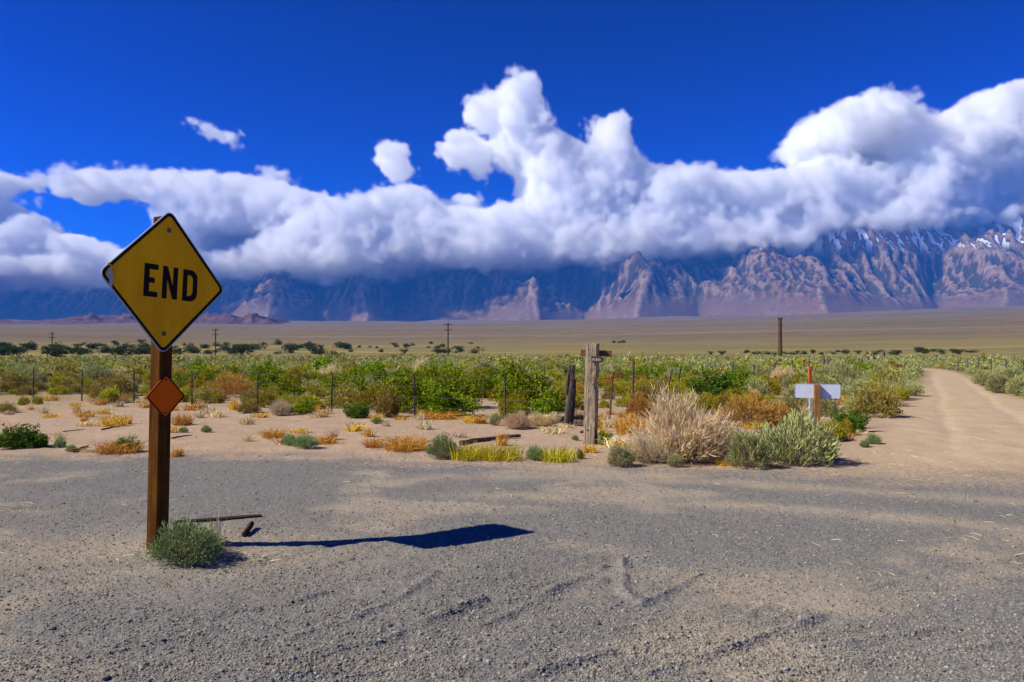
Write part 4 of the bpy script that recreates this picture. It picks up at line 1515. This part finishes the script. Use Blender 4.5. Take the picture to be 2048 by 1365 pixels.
# ------------------------------------------------------------------ blank board on its post, and the marker stake
def board_sign():
    x, y = ground_at(1633, 858)
    root = empty('blank_board', (x, y, hz(x, y) - 0.03), math.radians(-3))
    root.rotation_euler = (0, math.radians(0.5), math.radians(-14))
    tag(root, 'white metal board seen from its blank back on a short brown wooden post', 'road sign')
    b = MB()
    b.box((0, 0, 0.46), (0.118, 0.118, 1.0))
    b.build('post', M['brown_post'], root, 0.006)

    def rrect(w, h, r, cx, cz):
        pts = []
        for (sx, sz, a0) in ((1, 1, 0), (-1, 1, 90), (-1, -1, 180), (1, -1, 270)):
            for i in range(6):
                t = math.radians(a0 + 90 * i / 5)
                pts.append((cx + sx * (w / 2 - r) + r * math.cos(t), cz + sz * (h / 2 - r) + r * math.sin(t)))
        return pts
    b = MB()
    b.prism(rrect(0.90, 0.30, 0.045, 0.015, 0.82), 0.062, 0.068)
    bd = b.build('board', M['white_board'], root)
    e = MB()
    e.ring(rrect(0.906, 0.306, 0.047, 0.015, 0.82), rrect(0.886, 0.286, 0.04, 0.015, 0.82), 0.0595, 0.070)
    e.build('rim', M['sign_edge'], bd)
    x, y = ground_at(1620.5, 852)
    root = empty('marker_stake', (x, y, hz(x, y) - 0.03), math.radians(6))
    tag(root, 'red flat marker stake with a white foot behind the blank board', 'marker')
    b = MB()
    b.box((0, 0, 1.06), (0.078, 0.022, 0.52))
    b.build('red_top', M['marker_red'], root, 0.006)
    b = MB()
    b.box((0, 0, 0.40), (0.066, 0.02, 0.80))
    b.build('white_foot', M['marker_white'], root, 0.005)


board_sign()


# ------------------------------------------------------------------ fences
def sag(a, b, n=7, s=0.02):
    a, b = Vector(a), Vector(b)
    return [a.lerp(b, i / (n - 1)) + Vector((0, 0, -s * 4 * (i / (n - 1)) * (1 - i / (n - 1)))) for i in range(n)]


def steel_fence():
    root = empty('steel_wire_fence', (1.26, 17.6, hz(1.26, 17.6)))
    tag(root, 'wire fence on thin dark steel posts running from the corner post to the left', 'fence')
    tops = []
    rr = random.Random(12)
    for px in (1010, 830, 664, 516, 385, 269, 165, 68, -60):
        u = (px - 1024) / F
        y = 18.33 / (1 + 0.577 * u)
        x = u * y
        z = hz(x, y)
        h = 1.07 + rr.uniform(-0.03, 0.03)
        lean = Vector((rr.uniform(-0.012, 0.02), rr.uniform(-0.02, 0.02), 0))
        b = MB()
        p = Vector((x, y, z)) - root.location
        top = p + lean * h + Vector((0, 0, h))
        ax = (top - p)
        mid = (p + top) / 2
        rot = Vector((0, 0, 1)).rotation_difference(ax).to_matrix() @ Matrix.Rotation(math.radians(-30), 3, 'Z')
        b.box(mid - Vector((0, 0, 0.05)), (0.040, 0.007, h + 0.1), rot)
        b.box(mid - Vector((0, 0, 0.05)) + rot @ Vector((0, -0.0205, 0)), (0.007, 0.034, h + 0.098), rot)
        for q in range(14):
            b.box(p + ax * (0.12 + 0.06 * q) + rot @ Vector((0, 0.006, 0)), (0.010, 0.006, 0.02), rot)
        b.build('post', M['tpost'], root)
        tops.append((p, lean))
    first = (Vector((-0.03, 0.02, 0.0)), Vector((0.05, 0, 0)))
    tops = [first] + tops
    for hh in (0.28, 0.52, 0.76, 1.0):
        b = MB()
        pts = []
        for (p0, l0), (p1, l1) in zip(tops[:-1], tops[1:]):
            a = p0 + l0 * hh + Vector((0, -0.05, hh))
            c = p1 + l1 * hh + Vector((0, -0.05, hh))
            pts += sag(a, c, 5, 0.015)[:-1]
        pts.append(c)
        b.tube(pts, 0.004, 5)
        b.build('wire', M['wire'], root)


def old_post(b, p, top, r, rr, seg=9, split=False):
    n = 9
    pts, rad = [], []
    for i in range(n):
        t = i / (n - 1)
        w = p.lerp(top, t)
        pts.append(w + Vector((rr.uniform(-1, 1), rr.uniform(-1, 1), 0)) * r * 0.16)
        rad.append(r * (1.1 - 0.25 * t) * rr.uniform(0.92, 1.08))
    b.tube(pts, rad, seg, 0.10, rr)


def wooden_fence():
    root = empty('wooden_post_fence', (1.26, 17.6, hz(1.26, 17.6)))
    tag(root, 'old barbed wire fence on crooked grey wooden posts running away towards the right', 'fence')
    rr = random.Random(21)
    O = root.location
    P = [(1132, 850, 1.33, 0.068, 0.115), (1218, 838, 1.12, 0.026, 0.09), (1265, 812, 1.36, 0.040, 0.02), (1328, 795, 1.02, 0.036, 0.30), (1352, 790, 1.12, 0.040, 0.16), (1459, 763, 1.05, 0.045, 0.20),
         (1488, 763, 0.95, 0.035, 0.0), (1508, 768, 1.0, 0.035, 0.0), (1538, 764, 1.15, 0.055, 0.34), (1584, 754, 1.15, 0.05, 0.0), (1608, 751, 1.1, 0.04, 0.0), (1618, 748, 1.3, 0.05, 0.0), (1648, 742, 1.2, 0.05, 0.0),
         (1656, 738, 1.1, 0.055, 0.0), (1700, 733, 1.35, 0.07, -0.2), (1716, 730, 1.0, 0.08, 0.1), (1724, 729, 1.0, 0.08, 0.0), (1737, 727, 1.2, 0.09, 0.0), (1748, 725, 1.2, 0.1, 0.0), (1768, 722, 1.8, 0.26, 0.0)]
    pts = []
    for i, (px, py, h, r, lean) in enumerate(P):
        x, y = ground_at(px, py)
        p = Vector((x, y, hz(x, y))) - O
        top = p + Vector((lean * h, 0, h))
        b = MB()
        old_post(b, p - Vector((0, 0, 0.1)), top, r, rr)
        o = b.build('post', M['old_wood'], root, smooth=False)
        if i == 0:
            o['label'] = 'thick split leaning corner post'
            b2 = MB()
            old_post(b2, p + Vector((0.13, 0.10, -0.1)), p + Vector((0.20, 0.1, 1.0)), 0.045, rr)
            b2.build('post', M['old_wood'], root)
            b3 = MB()
            old_post(b3, p + Vector((-0.02, -0.02, 0.1)) + Vector((lean * 0.6 - 0.05, 0, 0.6)), p + Vector((lean * h - 0.07, -0.02, h - 0.02)), 0.04, rr)
            b3.build('split_slab', M['old_wood'], root)
        pts.append((p, lean, h))
    keep = [0, 1, 2, 3, 4, 5, 8, 9, 12, 14, 17, 19]
    for fr in (0.36, 0.62, 0.86):
        b = MB()
        line = []
        for a, c in zip(keep[:-1], keep[1:]):
            pa, la, ha = pts[a]
            pc, lc, hc = pts[c]
            h1, h2 = 1.15 * fr, 1.15 * fr
            A_ = pa + Vector((la * h1, -0.06, h1))
            C_ = pc + Vector((lc * h2, -0.06, h2))
            line += sag(A_, C_, 6, 0.03)[:-1]
        line.append(C_)
        b.tube(line, 0.005, 5)
        b.build('wire', M['wire'], root)
        b = MB()
        a, c = line[0], line[5]
        for q in range(30):
            w = line[0].lerp(line[5], q / 29) if q < 1 else line[min(q // 2, len(line) - 1)]
            b.box(w, (0.003, 0.02, 0.03))
        b.build('barb', M['wire'], root)['kind'] = 'stuff'


def right_fence():
    x0, y0 = 29.5, 46.0
    root = empty('right_wire_fence', (x0, y0, hz(x0, y0)))
    tag(root, 'low wire fence half hidden in the sagebrush right of the dirt road', 'fence')
    pts = []
    for i in range(6):
        x, y = x0 + 1.0 * i * 1.6, y0 + i * 4.2
        p = Vector((x, y, hz(x, y))) - root.location
        b = MB()
        old_post(b, p - Vector((0, 0, 0.1)), p + Vector((0.03, 0, 1.2)), 0.04, random.Random(i))
        b.build('post', M['old_wood'], root)
        pts.append(p)
    for hh in (0.6, 1.0):
        b = MB()
        line = []
        for a, c in zip(pts[:-1], pts[1:]):
            line += sag(a + Vector((0, -0.05, hh)), c + Vector((0, -0.05, hh)), 4, 0.03)[:-1]
        line.append(c + Vector((0, -0.05, hh)))
        b.tube(line, 0.004, 5)
        b.build('wire', M['wire'], root)


steel_fence()
wooden_fence()
right_fence()


# ------------------------------------------------------------------ power poles
def power_pole(px, top_py, D, label, arms=2):
    x, y = px_at(px, D)
    z = hz(x, y)
    zt = EYE + (705 - top_py) / F * y
    h = zt - z
    root = empty('power_pole', (x, y, z), 0.12)
    tag(root, label, 'power pole')
    b = MB()
    b.tube([(0, 0, -0.5), (0, 0, h * 0.5), (0.02, 0, h)], [0.22, 0.19, 0.15], 10)
    b.build('pole', M['pole_wood'], root)
    for q in range(arms):
        za = h - 0.55 - 1.45 * q
        b = MB()
        b.box((0.0, -0.20, za), (2.1, 0.12, 0.16))
        b.build('crossarm', M['pole_wood'], root)
        for s in (-0.95, -0.5, 0.5, 0.95):
            b = MB()
            b.tube([(s, -0.20, za + 0.08), (s, -0.20, za + 0.18), (s, -0.20, za + 0.30)], [0.03, 0.07, 0.045], 7)
            b.build('insulator', M['pole_wood'], root)
    return root


power_pole(104, 664, 330, 'smallest and leftmost power pole far out in the valley')
power_pole(431, 657, 280, 'middle power pole with two crossarms, right of the END sign')
power_pole(896, 645, 220, 'tall power pole with two crossarms left of the timber post')


def twin_pole():
    x, y = px_at(1560, 190)
    z = hz(x, y)
    h = EYE + (705 - 635) / F * y - z
    root = empty('twin_power_pole', (x, y, z), 0.2)
    tag(root, 'brown double power pole of two close shafts, above the orange-brown bush', 'power pole')
    for s in (-0.30, 0.30):
        b = MB()
        b.tube([(s * 1.25, 0, -0.5), (s, 0, h * 0.5), (s * 0.95, 0, h)], [0.24, 0.21, 0.18], 10)
        b.build('shaft', M['pole_brown'], root)
    for q, w in ((0.25, 1.15), (1.6, 0.8), (3.4, 0.8)):
        b = MB()
        b.box((0, -0.22, h - q), (w, 0.10, 0.18))
        b.build('crossbar', M['pole_brown'], root)
    for s in (-0.45, 0.45):
        b = MB()
        b.tube([(s, -0.22, h - 0.16), (s, -0.22, h - 0.02), (s, -0.22, h + 0.12)], [0.03, 0.07, 0.045], 7)
        b.build('insulator', M['pole_wood'], root)


twin_pole()


# ------------------------------------------------------------------ dead wood, stones, litter
def stick(name, a, b_, r, label, mat='driftwood', bend=0.05, seed=1, cat='wood'):
    rr = random.Random(seed)
    (x0, y0), (x1, y1) = ground_at(*a), ground_at(*b_)
    p, q = Vector((x0, y0, hz(x0, y0) + r * 0.7)), Vector((x1, y1, hz(x1, y1) + r * 0.8))
    b = MB()
    n = 9
    side = Vector((0, 0, 1)).cross(q - p).normalized()
    pts = [p.lerp(q, i / (n - 1)) - p + side * bend * math.sin(math.pi * i / (n - 1)) + Vector((0, 0, rr.uniform(0, 0.4) * r)) for i in range(n)]
    b.tube(pts, [r * (1.15 - 0.5 * i / (n - 1)) * rr.uniform(0.85, 1.15) for i in range(n)], 7, 0.12, rr)
    o = b.build(name, M[mat])
    o.location = p
    return tag(o, label, cat)


def plank(name, a, b_, w, t, label, lift=(0, 0), mat='driftwood', tilt=0.0):
    (x0, y0), (x1, y1) = ground_at(*a), ground_at(*b_)
    p = Vector((x0, y0, hz(x0, y0) + t / 2 + lift[0]))
    q = Vector((x1, y1, hz(x1, y1) + t / 2 + lift[1]))
    d = q - p
    b = MB()
    rr = random.Random(int(a[0]))
    n = 7
    vs, fs = [], []
    for i in range(n + 1):
        s = -0.5 + i / n
        ww = w * rr.uniform(0.88, 1.08) * (0.7 if i == n else 1)
        for (sy, sz) in ((-1, -1), (1, -1), (1, 1), (-1, 1)):
            vs.append((s * d.length + rr.uniform(-0.01, 0.01), sy * ww / 2, sz * t / 2 * rr.uniform(0.9, 1.1)))
    for i in range(n):
        for k_ in range(4):
            j = (k_ + 1) % 4
            fs.append((i * 4 + k_, i * 4 + j, i * 4 + 4 + j, i * 4 + 4 + k_))
    fs += [(3, 2, 1, 0), (n * 4, n * 4 + 1, n * 4 + 2, n * 4 + 3)]
    b.add(vs, fs)
    o = b.build(name, M[mat], bevel=0.003)
    o.location = (p + q) / 2
    o.rotation_euler = d.to_track_quat('X', 'Z').to_euler()
    o.rotation_euler.rotate_axis('X', tilt)
    return tag(o, label, 'wood')


plank('broken_plank', (352, 1046), (524, 1033), 0.035, 0.022, 'long dark splintered plank lying behind the bush at the END sign', tilt=0.3)
plank('wood_block', (490, 1076), (506, 1056), 0.045, 0.03, 'short dark wood block propped up on the gravel right of the sign bush', lift=(0.0, 0.035), tilt=1.1)
stick('fallen_log', (922, 890), (1040, 876), 0.045, 'dark fallen log on the dirt behind the lime grass strip', 'old_wood', 0.12, 4, 'log')
stick('dead_branch', (1092, 846), (1186, 838), 0.07, 'dark old log lying between the leaning corner post and the timber post', 'old_wood', -0.05, 5, 'log')
stick('dead_branch', (1150, 852), (1192, 856), 0.06, 'short charred log behind the foot of the timber post', 'old_wood', 0.0, 6, 'log')
stick('dead_branch', (1161, 866), (1206, 848), 0.018, 'thin bent stick crossing behind the foot of the timber post', 'driftwood', 0.02, 7)
stick('dead_branch', (205, 860), (240, 853), 0.016, 'dry dead branch on the dirt left of the sign post', 'old_wood', 0.05, 8)
stick('dead_branch', (345, 877), (385, 872), 0.014, 'dry dead branch on the dirt right behind the sign post', 'old_wood', 0.05, 9)
stick('dead_branch', (150, 905), (178, 893), 0.02, 'dark twig heap stick beside the tiny blue-green bush far left', 'old_wood', 0.03, 10)
stick('dead_branch', (128, 862), (170, 858), 0.010, 'thin grey stick on bare dirt far left', 'old_wood', 0.03, 13)


def stone_mesh(seed):
    import bmesh
    bm = bmesh.new()
    bmesh.ops.create_icosphere(bm, subdivisions=2, radius=1.0)
    rr = random.Random(seed)
    ph = [rr.uniform(0, 6) for _ in range(6)]
    for v in bm.verts:
        c = v.co
        f = 1 + 0.18 * math.sin(2.3 * c.x + ph[0]) + 0.16 * math.sin(2.9 * c.y + ph[1]) + 0.14 * math.sin(3.7 * c.z + ph[2]) + rr.uniform(-0.06, 0.06)
        v.co = Vector((c.x * f, c.y * f * 0.8, c.z * f * 0.6))
    me = bpy.data.meshes.new('stone')
    bm.to_mesh(me)
    bm.free()
    return me


M['stone'] = plain('stone', (0.20, 0.165, 0.14), 0.9, 0.1, 0.0, 0.35, 9)
M['stone_tan'] = plain('tan_stone', (0.34, 0.25, 0.17), 0.9, 0.1, 0.0, 0.3, 9)
SM = [stone_mesh(i) for i in range(4)]
for me in SM:
    me.materials.append(M['stone'])
stones = [(704, 1117, 0.028, 'dark clod of earth just below the shadow of the END sign', 0), (1398, 1345, 0.020, 'tan stone low down on the gravel right of the middle', 1), (1728, 1321, 0.014, 'small stone near the lower right on the gravel', 2),
          (990, 1281, 0.014, 'small dark stone near the bottom middle of the gravel', 3), (108, 1256, 0.018, 'reddish stone on the gravel at the far lower left', 0), (1690, 1250, 0.013, 'small pale stone on the right gravel', 1),
          (160, 1127, 0.012, 'small pale stone left of the sign bush', 2), (340, 1218, 0.016, 'tan stone on the gravel below the sign bush', 3), (128, 1007, 0.02, 'stone on the dirt at the far left behind the sign post', 0),
          (745, 1241, 0.011, 'tiny grey stone on the gravel below the shadow tip', 1), (215, 1356, 0.020, 'stone at the bottom left edge of the gravel', 2), (1270, 1180, 0.012, 'tiny stone beside the curved wheel ridge', 3)]
for px, py, r0, lab, v in stones:
    x, y = ground_at(px, py)
    o = link(bpy.data.objects.new('stone', SM[v]))
    o.location = (x, y, hz(x, y) + r0 * 0.25)
    o.rotation_euler = (0, 0, random.uniform(0, 6))
    o.scale = (r0 * 1.25, r0 * 1.2, r0)
    tag(o, lab, 'stone')


def gravel_stones():
    r = np.random.default_rng(19)
    n = 150000
    D = 1 / np.sqrt(r.uniform(1 / 13.5 ** 2, 1 / 3.4 ** 2, n))
    a = np.radians(r.uniform(-37, 37, n))
    x, y = D * np.sin(a), D * np.cos(a)
    clump = perlin(x * 1.3, y * 1.3, 160) + 0.5 * perlin(x * 4, y * 4, 161)
    keep = (y < lot_edge(x) + 0.8) & (r.random(n) < np.clip(0.62 + 0.9 * clump, 0.12, 1))
    x, y = x[keep], y[keep]
    n2 = 9000
    d2 = np.sqrt(r.uniform(10.5 ** 2, 30 ** 2, n2))
    a2 = np.radians(r.uniform(-37, 37, n2))
    x2, y2 = d2 * np.sin(a2), d2 * np.cos(a2)
    k2 = (perlin(x2 * 0.9, y2 * 0.9, 170) > -0.05) & (road_mask(x2, y2) < 0.4)
    nn_ = len(x)
    x, y = np.concatenate([x, x2[k2]]), np.concatenate([y, y2[k2]])
    n = len(x)
    s = np.clip(r.lognormal(math.log(0.0043), 0.42, n), 0.0022, 0.016) * (1 + 0.015 * (np.hypot(x, y) - 4))
    s[nn_:] = np.clip(s[nn_:], 0.006, 0.03)
    z = height(x, y) + s * 0.15
    me = bpy.data.meshes.new('gravel_stones')
    me.vertices.add(n)
    me.vertices.foreach_set('co', np.stack([x, y, z], 1).astype(np.float32).ravel())
    sc = np.stack([s * r.uniform(0.8, 1.3, n), s * r.uniform(0.8, 1.3, n), s * r.uniform(0.5, 0.95, n)], 1)
    rot = r.uniform(-0.5, 0.5, (n, 3))
    rot[:, 2] = r.uniform(0, 6.28, n)
    for nm, arr in (('size', sc), ('turn', rot)):
        at_ = me.attributes.new(nm, 'FLOAT_VECTOR', 'POINT')
        at_.data.foreach_set('vector', arr.astype(np.float32).ravel())
    o = link(bpy.data.objects.new('gravel_stones', me))
    k = NT('gravel_stone')
    rnd = k.n('ShaderNodeObjectInfo').outputs['Random']
    wn = k.n('ShaderNodeTexWhiteNoise', noise_dimensions='1D')
    k.t.links.new(rnd, wn.inputs['W'])
    c = k.mix(k.rng(rnd, 0, 1), (0.09, 0.083, 0.07), (0.40, 0.37, 0.30))
    c = k.mix(k.rng(wn.outputs[0], 0.75, 1.0, 0, 0.8), c, (0.33, 0.24, 0.16))
    k.done(k.bsdf(c, 0.95, 0.05))
    g = bpy.data.node_groups.new('gravel_scatter', 'GeometryNodeTree')
    g.interface.new_socket('Geometry', in_out='INPUT', socket_type='NodeSocketGeometry')
    g.interface.new_socket('Geometry', in_out='OUTPUT', socket_type='NodeSocketGeometry')
    gi, go = g.nodes.new('NodeGroupInput'), g.nodes.new('NodeGroupOutput')
    ico = g.nodes.new('GeometryNodeMeshIcoSphere')
    ico.inputs['Radius'].default_value = 1.0
    ico.inputs['Subdivisions'].default_value = 1
    sm = g.nodes.new('GeometryNodeSetMaterial')
    sm.inputs['Material'].default_value = k.m
    g.links.new(ico.outputs[0], sm.inputs['Geometry'])
    ip = g.nodes.new('GeometryNodeInstanceOnPoints')
    a1 = g.nodes.new('GeometryNodeInputNamedAttribute')
    a1.data_type = 'FLOAT_VECTOR'
    a1.inputs[0].default_value = 'size'
    a2 = g.nodes.new('GeometryNodeInputNamedAttribute')
    a2.data_type = 'FLOAT_VECTOR'
    a2.inputs[0].default_value = 'turn'
    g.links.new(gi.outputs[0], ip.inputs['Points'])
    g.links.new(sm.outputs[0], ip.inputs['Instance'])
    g.links.new(a2.outputs[0], ip.inputs['Rotation'])
    g.links.new(a1.outputs[0], ip.inputs['Scale'])
    g.links.new(ip.outputs[0], go.inputs[0])
    o.modifiers.new('scatter', 'NODES').node_group = g
    me.materials.append(k.m)
    tag(o, 'loose grey gravel covering the lot', kind='stuff')


gravel_stones()


def straw_litter():
    """Broken stalks lying about the sign, on the dirt strip and on the lot."""
    r = np.random.default_rng(23)
    f = Veg()
    groups = [(-2.7, 6.35, 0.55, 130), (-2.2, 6.2, 0.35, 60), (-5.0, 8.3, 0.35, 40), (3.3, 6.8, 1.2, 40), (5.0, 8.2, 1.0, 40), (0, 8, 4.0, 90), (0.2, 13.6, 6.0, 420), (-5.0, 16.0, 6.0, 500), (4.5, 12.0, 2.5, 240)]
    for (cx, cy, s, n) in groups:
        x, y = r.normal(cx, s, n), r.normal(cy, s * 0.45, n)
        z = height(x, y) + 0.004
        a = r.uniform(0, 6.28, n)
        ln = r.uniform(0.04, 0.16, n)
        p0 = np.stack([x, y, z], 1)
        d = np.stack([np.cos(a), np.sin(a), r.uniform(0, 0.15, n)], 1) * ln[:, None]
        p1 = p0 + d * 0.5 + np.stack([r.normal(0, 0.012, n), r.normal(0, 0.012, n), r.uniform(0, 0.015, n)], 1)
        f.blades(p0, p1, p0 + d, np.full(n, 0.0045), r.uniform(0, 1, n), r)
    tag(link(bpy.data.objects.new('straw_litter', f.mesh('straw_litter', M['straw']))), 'broken straw and dry stalks scattered on the ground', kind='stuff')


straw_litter()
